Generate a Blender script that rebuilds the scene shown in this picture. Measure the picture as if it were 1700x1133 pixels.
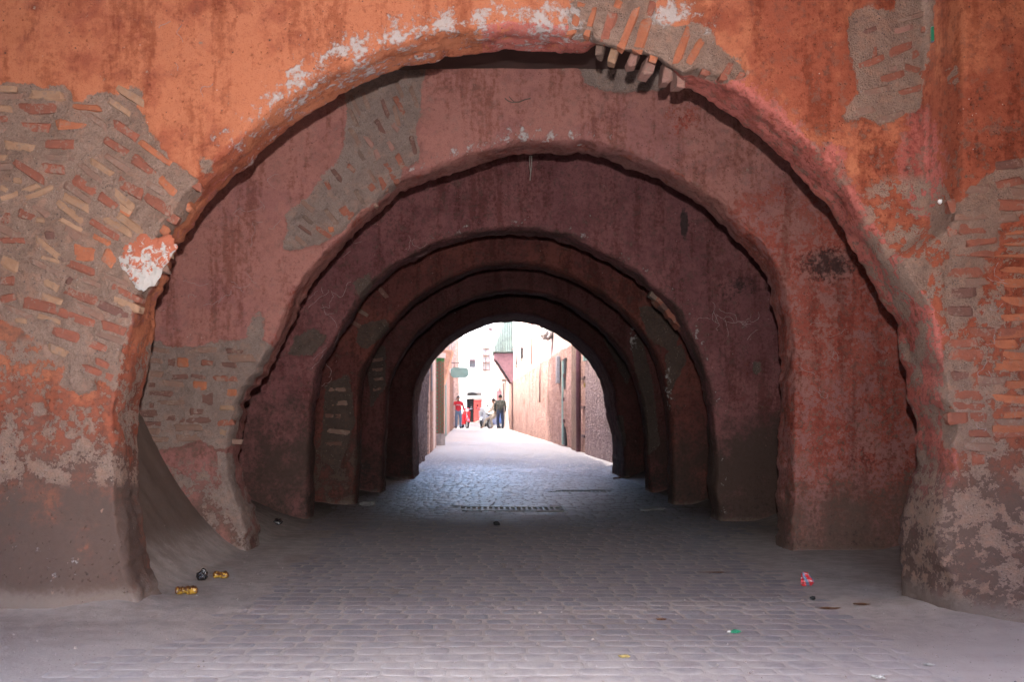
import bpy, bmesh, math, random
import numpy as np
from mathutils import Vector, Matrix

# ------------------------------------------------------------------ camera, sky, sun, flash, exposure
scene = bpy.context.scene
for o in list(bpy.data.objects):
    bpy.data.objects.remove(o)
F = 1653.0; VX, VY = 800.0, 688.0; EYE = 0.75          # focal length (px), vanishing point, eye height

cam_d = bpy.data.cameras.new("camera"); cam = bpy.data.objects.new("camera", cam_d)
scene.collection.objects.link(cam); scene.camera = cam
cam.location = (0, 0, EYE); cam.rotation_euler = (math.pi/2, 0, 0)
cam_d.sensor_width = 36.0; cam_d.lens = F/1700*36
cam_d.shift_x = (850-VX)/1700; cam_d.shift_y = (VY-566.5)/1700
cam_d.clip_start = 0.05; cam_d.clip_end = 2000
cam_d.dof.use_dof = True; cam_d.dof.focus_distance = 5.4; cam_d.dof.aperture_fstop = 6.3

SUN_EL, SUN_AZ = math.radians(58), math.radians(250)    # azimuth measured from +Y, clockwise
world = bpy.data.worlds.new("World"); scene.world = world; world.use_nodes = True
wn = world.node_tree; wn.nodes.clear()
sky = wn.nodes.new("ShaderNodeTexSky"); sky.sky_type = 'NISHITA'; sky.sun_disc = False
sky.sun_elevation = SUN_EL; sky.sun_rotation = SUN_AZ; sky.dust_density = 3.0; sky.air_density = 1.0
bg = wn.nodes.new("ShaderNodeBackground"); bg.inputs[1].default_value = 0.15
wo = wn.nodes.new("ShaderNodeOutputWorld")
wn.links.new(sky.outputs[0], bg.inputs[0]); wn.links.new(bg.outputs[0], wo.inputs[0])

sd = bpy.data.lights.new("sun", 'SUN'); sun = bpy.data.objects.new("sun", sd); scene.collection.objects.link(sun)
sd.energy = 1.5; sd.angle = math.radians(14); sd.color = (1.0, 0.95, 0.88)
sdir = Vector((math.sin(SUN_AZ)*math.cos(SUN_EL), math.cos(SUN_AZ)*math.cos(SUN_EL), math.sin(SUN_EL)))
sun.rotation_euler = sdir.to_track_quat('Z', 'Y').to_euler(); sun.location = (0, 0, 20)

# the photographer's flash: the hard black shadow line under every arch is its shadow
fd = bpy.data.lights.new("camera_flash", 'SPOT'); flash = bpy.data.objects.new("camera_flash", fd)
scene.collection.objects.link(flash)
flash.location = (0.01, 0.02, EYE+0.215); flash.rotation_euler = (math.radians(93), 0, math.radians(4))
fd.energy = 58; fd.shadow_soft_size = 0.016; fd.spot_size = math.radians(80); fd.spot_blend = 1.0
fd.color = (1.0, 0.96, 0.93)

vs = scene.view_settings
vs.view_transform = 'Standard'; vs.look = 'None'; vs.exposure = 3.9; vs.gamma = 1.0; vs.use_curve_mapping = False
scene.cycles.max_bounces = 5; scene.cycles.diffuse_bounces = 2; scene.cycles.glossy_bounces = 2
scene.cycles.sample_clamp_indirect = 4.0; scene.cycles.use_denoising = True
scene.cycles.use_adaptive_sampling = True; scene.cycles.adaptive_threshold = .035; scene.cycles.use_light_tree = False

rnd = random.Random(7)
# ------------------------------------------------------------------ noise and geometry helpers
def _h(ix, iy, iz, seed):
    n = (ix*374761393 + iy*668265263 + iz*2147483647 + seed*1274126177) & 0xffffffff
    n = ((n ^ (n >> 13))*1274126177) & 0xffffffff
    n = ((n ^ (n >> 16))*2246822519) & 0xffffffff
    return (n & 0xffffff)/float(0xffffff)
def vnoise(x, y, z, seed=0):
    x, y, z = [np.asarray(a, dtype=float) for a in np.broadcast_arrays(x, y, z)]
    fx, fy, fz = np.floor(x), np.floor(y), np.floor(z)
    ix, iy, iz = fx.astype(np.int64), fy.astype(np.int64), fz.astype(np.int64)
    u, v, w = x-fx, y-fy, z-fz
    u, v, w = u*u*(3-2*u), v*v*(3-2*v), w*w*(3-2*w)
    r = 0
    for a in (0, 1):
        for b in (0, 1):
            for c in (0, 1):
                r = r + _h(ix+a, iy+b, iz+c, seed)*(u if a else 1-u)*(v if b else 1-v)*(w if c else 1-w)
    return r*2-1
def fbm(x, y, z, s, octv=4, seed=0):
    r = 0; a = 1.0
    for k in range(octv):
        r = r + a*vnoise(np.asarray(x)*s, np.asarray(y)*s, np.asarray(z)*s, seed+k*17); s *= 2.03; a *= .5
    return r
def sstep(a, b, x):
    t = np.clip((np.asarray(x, dtype=float)-a)/(b-a), 0, 1); return t*t*(3-2*t)
def to_px(x, y, z): return VX+x*F/y, VY-(z-EYE)*F/y
def at(px, py, d): return Vector(((px-VX)*d/F, d, EYE+(VY-py)*d/F))
def ground_d(py): return EYE*F/(py-VY)

def link(o, parent=None):
    scene.collection.objects.link(o)
    if parent is not None: o.parent = parent
    return o
def tag(o, label=None, cat=None, group=None, kind=None):
    if label: o["label"] = label
    if cat: o["category"] = cat
    if group: o["group"] = group
    if kind: o["kind"] = kind
    return o
def empty(name, loc=(0, 0, 0), rz=0):
    o = bpy.data.objects.new(name, None); o.location = loc; o.rotation_euler = (0, 0, rz); o.empty_display_size = .1
    return link(o)
def mesh_obj(name, verts, faces, mat, parent=None, smooth=False, attrs=None):
    me = bpy.data.meshes.new(name); me.from_pydata([tuple(map(float, v)) for v in verts], [], faces)
    if smooth: me.polygons.foreach_set("use_smooth", [True]*len(me.polygons))
    for k, a in (attrs or {}).items():
        at_ = me.attributes.new(k, 'FLOAT', 'POINT'); at_.data.foreach_set("value", np.asarray(a, dtype=np.float32))
    if mat: me.materials.append(mat)
    me.update()
    return link(bpy.data.objects.new(name, me), parent)
def grid_obj(name, V, mat, attrs=None, flip=False, parent=None):
    nu, nv = V.shape[:2]
    idx = np.arange(nu*nv).reshape(nu, nv)
    q = np.stack([idx[:-1, :-1], idx[1:, :-1], idx[1:, 1:], idx[:-1, 1:]], -1).reshape(-1, 4)
    if flip: q = q[:, ::-1]
    me = bpy.data.meshes.new(name)
    me.vertices.add(nu*nv); me.vertices.foreach_set("co", V.reshape(-1).astype(np.float32))
    me.loops.add(q.size); me.loops.foreach_set("vertex_index", q.reshape(-1).astype(np.int32))
    me.polygons.add(len(q)); me.polygons.foreach_set("loop_start", np.arange(0, q.size, 4, dtype=np.int32))
    me.polygons.foreach_set("use_smooth", np.ones(len(q), dtype=bool))
    me.update(calc_edges=True)
    for k, a in (attrs or {}).items():
        at_ = me.attributes.new(k, 'FLOAT', 'POINT'); at_.data.foreach_set("value", a.reshape(-1).astype(np.float32))
    if mat: me.materials.append(mat)
    return link(bpy.data.objects.new(name, me), parent)

class MB:
    """collects simple shapes into one mesh"""
    def __init__(s): s.v = []; s.f = []
    def add(s, vs_, fs): n = len(s.v); s.v += [tuple(v) for v in vs_]; s.f += [tuple(i+n for i in f) for f in fs]
    def box(s, a, b, M=None):
        (x0, y0, z0), (x1, y1, z1) = a, b
        vs_ = [Vector(p) for p in ((x0,y0,z0),(x1,y0,z0),(x1,y1,z0),(x0,y1,z0),(x0,y0,z1),(x1,y0,z1),(x1,y1,z1),(x0,y1,z1))]
        if M is not None: vs_ = [M @ v for v in vs_]
        s.add(vs_, [(0,3,2,1),(4,5,6,7),(0,1,5,4),(1,2,6,5),(2,3,7,6),(3,0,4,7)]); return s
    def tube(s, pts, r, n=8, cap=True):
        pts = [Vector(p) for p in pts]; rs = r if isinstance(r, (list, tuple)) else [r]*len(pts)
        base = len(s.v); m = len(pts)
        for i, p in enumerate(pts):
            d = (pts[min(i+1, m-1)]-pts[max(i-1, 0)]).normalized()
            u = d.cross(Vector((0, 0, 1)) if abs(d.z) < .9 else Vector((1, 0, 0))).normalized(); w = d.cross(u)
            for k in range(n):
                a = 2*math.pi*k/n; s.v.append(tuple(p+(u*math.cos(a)+w*math.sin(a))*rs[i]))
        for i in range(m-1):
            for k in range(n):
                a, b = base+i*n+k, base+i*n+(k+1) % n; s.f.append((a, b, b+n, a+n))
        if cap: s.f.append(tuple(base+k for k in range(n))[::-1]); s.f.append(tuple(base+(m-1)*n+k for k in range(n)))
        return s
    def prism(s, poly, y0, y1, axis='y'):
        """extrude polygon; poly in (a,b) plane normal to axis"""
        n = len(poly)
        def P(a, b, c): return (a, c, b) if axis == 'y' else ((c, a, b) if axis == 'x' else (a, b, c))
        s.add([P(a, b, y0) for a, b in poly]+[P(a, b, y1) for a, b in poly],
              [tuple(range(n)), tuple(range(n, 2*n))[::-1]]+[(i, i+n, (i+1) % n+n, (i+1) % n) for i in range(n)]); return s
    def disc(s, c, r, th, axis='x', n=18, r_in=0):
        c = Vector(c); ax = {'x': Vector((1,0,0)), 'y': Vector((0,1,0)), 'z': Vector((0,0,1))}[axis]
        u = Vector((0,0,1)) if axis != 'z' else Vector((1,0,0)); w = ax.cross(u)
        base = len(s.v)
        for sgn in (-.5, .5):
            for rr in ((r, r_in) if r_in else (r,)):
                for k in range(n):
                    a = 2*math.pi*k/n; s.v.append(tuple(c+ax*th*sgn+(u*math.cos(a)+w*math.sin(a))*rr))
        if r_in:
            A, B, C, D = base, base+n, base+2*n, base+3*n
            for k in range(n):
                j = (k+1) % n
                s.f += [(A+k, A+j, B+j, B+k), (C+k, D+k, D+j, C+j), (A+k, C+k, C+j, A+j), (B+k, B+j, D+j, D+k)]
        else:
            s.f.append(tuple(base+k for k in range(n))); s.f.append(tuple(base+n+k for k in range(n))[::-1])
            for k in range(n): j = (k+1) % n; s.f.append((base+k, base+n+k, base+n+j, base+j))
        return s
    def build(s, name, mat, parent=None, smooth=False, bevel=0):
        o = mesh_obj(name, s.v, s.f, mat, parent, smooth)
        bm = bmesh.new(); bm.from_mesh(o.data); bmesh.ops.recalc_face_normals(bm, faces=bm.faces)
        if bevel: bmesh.ops.bevel(bm, geom=list(bm.edges), offset=bevel, segments=2, affect='EDGES', profile=.6)
        bm.to_mesh(o.data); bm.free()
        return o

# ------------------------------------------------------------------ materials
class NT:
    def __init__(s, name):
        s.m = bpy.data.materials.new(name); s.m.use_nodes = True; s.t = s.m.node_tree; s.t.nodes.clear()
        s.out = s.n("ShaderNodeOutputMaterial"); s.b = s.n("ShaderNodeBsdfPrincipled")
        s.t.links.new(s.b.outputs[0], s.out.inputs[0])
        tc = s.n("ShaderNodeTexCoord"); s.obj = tc.outputs["Object"]; s.gen = tc.outputs["Generated"]
        s.pos = s.n("ShaderNodeNewGeometry").outputs["Position"]
    def n(s, t): return s.t.nodes.new(t)
    def set(s, sock, v):
        if isinstance(v, bpy.types.NodeSocket): s.t.links.new(v, sock)
        elif isinstance(v, (tuple, list)) and len(v) == 3 and sock.type == 'RGBA': sock.default_value = (*v, 1)
        else: sock.default_value = v
    def math(s, op, a, b=0.0, c=None, clamp=False):
        n = s.n("ShaderNodeMath"); n.operation = op; n.use_clamp = clamp
        s.set(n.inputs[0], a); s.set(n.inputs[1], b)
        if c is not None: s.set(n.inputs[2], c)
        return n.outputs[0]
    def add(s, a, b): return s.math('ADD', a, b)
    def mul(s, a, b): return s.math('MULTIPLY', a, b)
    def noise(s, scale, detail=6, rough=.6, vec=None, dist=0, seed=0):
        n = s.n("ShaderNodeTexNoise")
        if seed:
            va = s.n("ShaderNodeVectorMath"); va.operation = 'ADD'; s.set(va.inputs[0], vec if vec is not None else s.pos)
            va.inputs[1].default_value = (seed*3.17, seed*-1.91, seed*2.33); s.set(n.inputs["Vector"], va.outputs[0])
        else: s.set(n.inputs["Vector"], vec if vec is not None else s.pos)
        n.inputs["Scale"].default_value = scale; n.inputs["Detail"].default_value = detail
        n.inputs["Roughness"].default_value = rough; n.inputs["Distortion"].default_value = dist
        return n.outputs[0]
    def voro(s, scale, feature='F1', vec=None, out=0):
        n = s.n("ShaderNodeTexVoronoi"); n.feature = feature; s.set(n.inputs["Vector"], vec if vec is not None else s.pos)
        n.inputs["Scale"].default_value = scale; return n.outputs[out]
    def attr(s, name):
        n = s.n("ShaderNodeAttribute"); n.attribute_name = name; return n.outputs["Fac"]
    def ramp(s, x, a, b, lo=0.0, hi=1.0):
        n = s.n("ShaderNodeMapRange"); n.interpolation_type = 'SMOOTHSTEP'
        s.set(n.inputs[0], x); n.inputs[1].default_value = a; n.inputs[2].default_value = b
        n.inputs[3].default_value = lo; n.inputs[4].default_value = hi; return n.outputs[0]
    def mix(s, f, a, b, mode='MIX'):
        n = s.n("ShaderNodeMix"); n.data_type = 'RGBA'; n.blend_type = mode
        s.set(n.inputs[0], f); s.set(n.inputs[6], a); s.set(n.inputs[7], b); return n.outputs[2]
    def scalevec(s, v, sc):
        n = s.n("ShaderNodeMapping"); s.set(n.inputs[0], v); n.inputs[3].default_value = sc; return n.outputs[0]
    def bump(s, h, strength=1.0, dist=.01, base=None):
        n = s.n("ShaderNodeBump"); n.inputs["Strength"].default_value = strength; n.inputs["Distance"].default_value = dist
        s.set(n.inputs["Height"], h)
        if base is not None: s.t.links.new(base, n.inputs["Normal"])
        return n.outputs[0]
    def done(s, col, rough=.85, normal=None, metal=0.0, spec=.3):
        s.set(s.b.inputs["Base Color"], col); s.set(s.b.inputs["Roughness"], rough); s.set(s.b.inputs["Metallic"], metal)
        s.b.inputs["Specular IOR Level"].default_value = spec
        if normal is not None: s.t.links.new(normal, s.b.inputs["Normal"])
        return s.m

def plain(name, col, rough=.7, var=.25, scale=8, metal=0.0, spec=.35, bump=.2):
    t = NT(name); n = t.noise(scale, 6); n2 = t.noise(scale*7, 4)
    c2 = tuple(c*(1-var) for c in col)
    c = t.mix(t.ramp(n, .35, .65), col, c2); c = t.mix(t.ramp(n2, .55, .75, 0, .35), c, tuple(x*.6 for x in col))
    return t.done(c, rough, t.bump(t.add(n2, n), bump, .004), metal, spec)

def wall_material(name, paintA, paintB, paintC, mortarA, mortarB, dirtc, seed=0, chips=.70):
    """aged lime plaster with layers of paint over rubble masonry; masks come from mesh attributes + noise"""
    t = NT(name)
    n1 = t.noise(1.9, 3, .55, seed=seed); n2 = t.noise(8, 5, .66, seed=seed+1); n3 = t.noise(46, 4, .66, seed=seed+2)
    n4 = t.noise(190, 2, .6, seed=seed+3); n6 = t.noise(19, 5, .70, seed=seed+9)
    streak = t.noise(9, 5, .66, vec=t.scalevec(t.pos, (1, 1, .14)), seed=seed+4)
    # paint
    gr = t.attr("grime")
    c = t.mix(t.ramp(t.add(t.add(n1, t.mul(t.add(gr, -.45), .30)), t.add(t.mul(t.add(n2, -.5), .5), t.mul(t.add(n6, -.5), .35))), .40, .60), paintA, paintB)
    pk = t.add(t.attr("pink"), t.add(t.mul(t.add(n2, -.5), 1.0), t.add(t.mul(t.add(n6, -.5), 1.1), t.mul(t.add(n3, -.5), .9))))
    c = t.mix(t.ramp(pk, .48, .58), c, paintC)
    c = t.mix(t.ramp(t.add(streak, t.mul(t.add(n3, -.5), .4)), .48, .64, 0, .95), c, (.66, .56, .52), 'MULTIPLY')
    c = t.mix(t.mul(gr, t.ramp(t.add(t.mul(n2, .55), t.mul(n6, .45)), .47, .60, 0, .95)), c, (.68, .60, .56), 'MULTIPLY')
    c = t.mix(t.mul(gr, t.ramp(t.add(n6, t.mul(t.add(n3, -.5), .6)), .54, .62, 0, .6)), c, mortarA)
    c = t.mix(t.mul(gr, t.ramp(n3, .50, .62, 0, .8)), c, (.70, .64, .62), 'MULTIPLY')
    c = t.mix(t.ramp(n4, .54, .66, 0, .5), c, (.60, .55, .53), 'MULTIPLY')
    pit = t.mul(t.ramp(t.voro(48), .22, .12), t.ramp(t.voro(48, out=1), .86, .88))
    c = t.mix(t.mul(pit, .75), c, (.04, .03, .03))
    c = t.mix(t.mul(t.ramp(t.voro(64), .16, .08), t.ramp(t.voro(64, out=1), .90, .91)), c, (.40, .35, .33))
    # dirt
    dm = t.add(t.attr("dirt"), t.add(t.add(t.mul(t.add(n2, -.5), 1.0), t.mul(t.add(n1, -.5), 1.1)), t.mul(t.add(n3, -.5), .5)))
    c = t.mix(t.ramp(dm, .20, .80, 0, .95), c, dirtc)
    # black and sooty marks, darker pier feet, undersides and first arch's right side
    so = t.add(t.attr("blackening"), t.add(t.mul(t.add(n2, -.5), .7), t.mul(t.add(n3, -.5), .9)))
    c = t.mix(t.ramp(so, .38, .72, 0, .85), c, (.022, .018, .018))
    # exposed rubble
    e = t.add(t.attr("expo"), t.add(t.add(t.mul(t.add(n2, -.5), .035), t.mul(t.add(n6, -.5), .05)), t.mul(t.add(n3, -.5), .04)))
    wear = t.mul(t.attr("wear"), t.ramp(t.add(t.add(t.mul(n2, .55), t.mul(n6, .45)), t.mul(t.add(n3, -.5), .35)), .49, .52))
    chip = t.ramp(t.add(n6, t.mul(t.add(n3, -.5), .2)), chips, chips+.02)
    m = t.math('MAXIMUM', t.ramp(e, -.004, .004), t.math('MAXIMUM', t.ramp(wear, .3, .5), chip))
    mc = t.mix(t.ramp(n2, .35, .65), mortarA, mortarB)
    mc = t.mix(t.ramp(n3, .52, .7, 0, .45), mc, tuple(x*.55 for x in mortarA))
    v = t.voro(85); vcol = t.voro(85, out=1)
    peb = t.math('MULTIPLY', t.ramp(v, .36, .20), t.ramp(t.mul(vcol, 1.0), .76, .80))
    mc = t.mix(t.mul(peb, .5), mc, (.36, .31, .275))
    mc = t.mix(t.ramp(n4, .46, .62, 0, .5), mc, tuple(x*.6 for x in mortarA)); mc = t.mix(t.ramp(n6, .5, .66, 0, .55), mc, tuple(x*y for x, y in zip(mortarB, (1.15, .95, .86))))
    v2 = t.voro(95, out=1); mc = t.mix(t.mul(t.mul(t.ramp(t.voro(95), .34, .20), t.ramp(v2, .22, .18)), .7), mc, (.05, .045, .048))
    c = t.mix(m, c, mc)
    # white efflorescence / limewash flakes
    fl = t.add(t.attr("flake"), t.add(t.mul(t.add(n2, -.5), 1.2), t.add(t.mul(t.add(n6, -.5), 1.0), t.mul(t.add(n3, -.5), 1.0))))
    fm = t.ramp(fl, .42, .66)
    c = t.mix(t.mul(fm, .9), c, t.mix(n3, (.27, .25, .245), (.40, .385, .385)))
    du_ = t.ramp(t.add(t.attr("dust"), t.add(t.mul(t.add(n2, -.5), .9), t.mul(t.add(n3, -.5), .5))), .25, .85)
    c = t.mix(t.mul(du_, .8), c, (.20, .158, .140))
    h = t.add(t.mul(m, -1.0), t.add(t.mul(n3, t.add(t.mul(m, 1.1), .34)), t.mul(n4, t.add(t.mul(m, .6), .12))))
    h = t.add(h, t.add(t.mul(peb, .5), t.add(t.mul(fm, .25), t.mul(n2, .55))))
    return t.done(c, t.ramp(n3, .3, .7, .78, .95), t.bump(h, .9, .010), 0, .22)

MORT_A, MORT_B = (.20, .134, .108), (.255, .178, .146)
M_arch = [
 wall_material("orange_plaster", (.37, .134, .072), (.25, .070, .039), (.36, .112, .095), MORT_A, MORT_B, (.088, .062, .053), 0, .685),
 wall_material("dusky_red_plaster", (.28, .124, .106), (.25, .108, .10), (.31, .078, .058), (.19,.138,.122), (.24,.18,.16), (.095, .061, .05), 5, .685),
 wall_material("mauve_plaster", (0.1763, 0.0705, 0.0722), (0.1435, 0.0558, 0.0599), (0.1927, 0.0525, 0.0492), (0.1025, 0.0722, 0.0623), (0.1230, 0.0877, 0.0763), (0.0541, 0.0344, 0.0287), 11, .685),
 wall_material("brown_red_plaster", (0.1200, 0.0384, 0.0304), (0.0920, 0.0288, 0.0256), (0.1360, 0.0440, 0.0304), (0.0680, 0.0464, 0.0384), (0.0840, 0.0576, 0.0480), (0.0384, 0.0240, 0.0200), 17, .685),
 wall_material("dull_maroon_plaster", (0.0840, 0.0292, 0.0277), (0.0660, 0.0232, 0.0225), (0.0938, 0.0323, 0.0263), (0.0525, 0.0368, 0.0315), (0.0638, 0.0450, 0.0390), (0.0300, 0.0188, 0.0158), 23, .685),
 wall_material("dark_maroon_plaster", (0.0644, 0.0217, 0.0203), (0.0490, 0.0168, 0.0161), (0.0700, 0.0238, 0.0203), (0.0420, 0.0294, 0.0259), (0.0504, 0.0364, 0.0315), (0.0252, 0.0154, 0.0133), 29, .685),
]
def brick_material(name, a, b, smear=.35):
    t = NT(name); oi = t.n("ShaderNodeObjectInfo").outputs["Random"]
    vec = t.n("ShaderNodeVectorMath"); vec.operation = 'ADD'; t.set(vec.inputs[0], t.pos)
    n = t.noise(26, 4, .6); n3 = t.noise(85, 4, .65)
    c = t.mix(t.ramp(n, .35, .68), a, b); c = t.mix(t.mul(oi, .45), c, tuple(x*.6 for x in b))
    c = t.mix(t.ramp(t.add(t.noise(17, 4, .7, seed=3), t.mul(t.add(n3, -.5), .8)), .54, .66, 0, min(1, smear*2.4)), c, tuple(x*.85 for x in MORT_B))
    c = t.mix(t.ramp(n3, .62, .74, 0, .5), c, (.06, .038, .034))
    c = t.mix(.22, c, MORT_B)
    return t.done(c, .9, t.bump(t.add(n3, n), .7, .006), 0, .2)
M_brick = {'r': brick_material("red_brick", (.25, .062, .034), (.185, .048, .030)),
           'o': brick_material("orange_brick", (.39, .115, .046), (.31, .085, .036), .2),
           't': brick_material("tan_brick", (.34, .21, .135), (.29, .16, .095), .3),
           'p': brick_material("pinkish_brick", (.31, .155, .13), (.24, .125, .11), .3),
           'd': brick_material("dark_brick", (.13, .047, .038), (.10, .042, .038), .3),
           'm': brick_material("mortar_smeared_brick", (.20, .105, .08), (.175, .11, .09), .42),
           'g': brick_material("grey_brick", (.13, .085, .07), (.105, .072, .06), .3)}

# ------------------------------------------------------------------ arches
def poly_sd(px, py, poly):
    """signed distance (px), positive inside"""
    P = np.array(poly, float); x = px[..., None]; y = py[..., None]
    a = P; b = np.roll(P, -1, 0); e = b-a
    t = np.clip(((x-a[:, 0])*e[:, 0]+(y-a[:, 1])*e[:, 1])/np.maximum((e**2).sum(1), 1e-9), 0, 1)
    d = np.sqrt(((x-a[:, 0]-t*e[:, 0])**2+(y-a[:, 1]-t*e[:, 1])**2).min(-1))
    c = ((a[:, 1] > y) != (b[:, 1] > y)) & (x < e[:, 0]*(y-a[:, 1])/np.where(np.abs(e[:, 1]) < 1e-9, 1e-9, e[:, 1])+a[:, 0])
    return np.where(c.sum(-1) % 2 == 1, d, -d)

def build_arch(name, prof, df, db, nt, R, rows, mat, seed, patches=(), yoff=None, fields=None, rough=.012, spring=1.0, recess=.011, edge_r=.024, jag=.010, smooth=1, edge_d=.09):
    P = np.array([p[:2] for p in prof], float)
    B = np.stack([(P[:, 0]-VX)*db/F, EYE+(VY-P[:, 1])*db/F], 1)
    Fr = B.copy()
    for i, p in enumerate(prof):
        if len(p) > 2: Fr[i] = ((p[2]-VX)*df/F, EYE+(VY-p[3])*df/F)
    s = np.r_[0, np.cumsum(np.hypot(*np.diff(B, axis=0).T))]
    tt = np.linspace(0, s[-1], nt)
    bx, bz = np.interp(tt, s, B[:, 0]), np.interp(tt, s, B[:, 1])
    fx, fz = np.interp(tt, s, Fr[:, 0]), np.interp(tt, s, Fr[:, 1])
    k = np.array([1, 2, 3, 2, 1.])/9
    sm = lambda a: np.r_[a[:2], np.convolve(a, k, 'valid'), a[-2:]]
    for _ in range(smooth): bx, bz, fx, fz = map(sm, (bx, bz, fx, fz))
    xc = .5*(bx[0]+bx[-1])
    dx, dz = bx-xc, np.maximum(bz-spring, 0)
    ang = np.where(bz > spring, np.arctan2(dz, dx), np.where(dx > 0, 0, math.pi))
    ang = np.where(bz > spring, ang, np.where(dx > 0, 0, math.pi))
    ux, uz = np.cos(ang), np.sin(ang)
    # rows: (kind, y, d outward)
    L = []
    nr = rows
    for i in range(nr, 0, -1):
        q = i/nr; L.append((0, df, edge_r+(R-edge_r)*(.45*q+.55*q**2.2)))
    for i in range(8):
        a = i/7*math.pi/2; L.append((1, df+edge_d*(1-math.cos(a)), edge_r*(1-math.sin(a))))
    r2 = .012; ns = max(6, int((db-df-edge_d)/.022))
    for i in range(1, ns): L.append((2, df+edge_d+(db-df-edge_d-r2)*i/ns, 0))
    for i in range(5):
        a = i/4*math.pi/2; L.append((3, db-r2+r2*math.sin(a), r2*(1-math.cos(a))))
    for q in (.06, .13, .25, .45, .7, 1.0): L.append((4, db, R*q))
    Y = np.array([l[1] for l in L]); Dd = np.array([l[2] for l in L]); K = np.array([l[0] for l in L])
    w = np.clip((Y-df)/(db-df), 0, 1)[:, None]
    # the front run follows the front outline, the back run the back outline
    jx = (fbm(tt*0+1.3, tt, 0*tt, 9, 4, seed+3)*.8+fbm(tt*0+1.3, tt, 0*tt, 34, 2, seed+4)*.35)*jag; jx2 = (fbm(tt*0+7.3, tt, 0*tt, 9, 4, seed+9)*.8+fbm(tt*0+7.3, tt, 0*tt, 34, 2, seed+8)*.5)*jag
    j = jx[None]*(1-w)+jx2[None]*w
    X0 = fx[None]*(1-w)+bx[None]*w+ux[None]*(Dd[:, None]+j*np.exp(-Dd[:, None]/.06))
    Z0 = fz[None]*(1-w)+bz[None]*w+uz[None]*(Dd[:, None]+j*np.exp(-Dd[:, None]/.06))
    Y0 = np.repeat(Y[:, None], nt, 1)
    front = (K <= 1)[:, None]*np.ones((1, nt)); frontw = np.where(K == 0, 1.0, np.where(K == 1, .6, 0))[:, None]
    if yoff is not None: Y0 = Y0+yoff(X0, Z0)*np.where(K == 0, 1, np.where(K == 1, 1, 0))[:, None]
    px, py = to_px(X0, Y0, Z0)
    sc = df/F
    sd_ = np.full(px.shape, -1.0)
    for poly in patches: sd_ = np.maximum(sd_, poly_sd(px, py, poly)*sc)
    sd_ = np.where(K[:, None] <= 1, sd_, np.minimum(sd_, -.03) if name != "x" else sd_)
    n_lo = fbm(X0, Y0, Z0, 1.7, 3, seed); n_mid = fbm(X0, Y0, Z0, 9, 4, seed+31); n_hi = fbm(X0, Y0, Z0, 38, 3, seed+57)
    ex = sstep(-.008, .008, sd_+n_mid*.010)
    disp = n_lo*rough*1.3+n_mid*rough*.35+n_hi*.0013+sstep(.30, .42, fbm(X0, Y0, Z0, 8, 4, seed+91))*.005*np.exp(-Dd/.10)[:, None]+sstep(.55, .62, n_mid)*.003+ex*(recess+n_mid*.0055+n_hi*.004)
    Y1 = Y0+disp*frontw*np.exp(-.0*Dd)[:, None]
    sofw = np.where((K == 2) | (K == 1) | (K == 3), 1.0, 0)[:, None]
    rr = (fbm(X0, Y0, Z0, 5, 5, seed+77)*.0045+n_hi*.0016+fbm(X0*.5, Y0*2.5, Z0*.5, 14, 3, seed+5)*.0035+sstep(.28, .40, fbm(X0, Y0*1.4, Z0, 10, 4, seed+91))*.005+n_hi*.0012)*sofw
    X1 = X0+ux[None]*rr; Z1 = Z0+uz[None]*rr
    V = np.stack([X1, Y1, Z1], -1)
    at_ = {"expo": np.clip(sd_, -.2, .2), "dirt": np.zeros(px.shape), "pink": np.zeros(px.shape),
           "flake": np.zeros(px.shape), "dust": sstep(.16, .0, Z0) if df < 4 else sstep(.07, .0, Z0)*.5, "grime": np.full(px.shape, .6), "blackening": np.zeros(px.shape), "wear": np.zeros(px.shape)}
    ctx = dict(px=px, py=py, X=X0, Y=Y0, Z=Z0, K=K[:, None]*np.ones((1, nt)), d=Dd[:, None]*np.ones((1, nt)), sd=sd_, t=np.repeat(np.linspace(0,1,nt)[None], len(Y), 0))
    if fields: fields(ctx, at_)
    o = grid_obj(name, V, mat, at_)
    fr = (K <= 1)
    o_pts = (px[fr].ravel(), py[fr].ravel(), V[fr].reshape(-1, 3))
    return o, o_pts

def ell(c, cx, cy, rx, ry): return np.clip(1-((c["px"]-cx)/rx)**2-((c["py"]-cy)/ry)**2, 0, 1)

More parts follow.
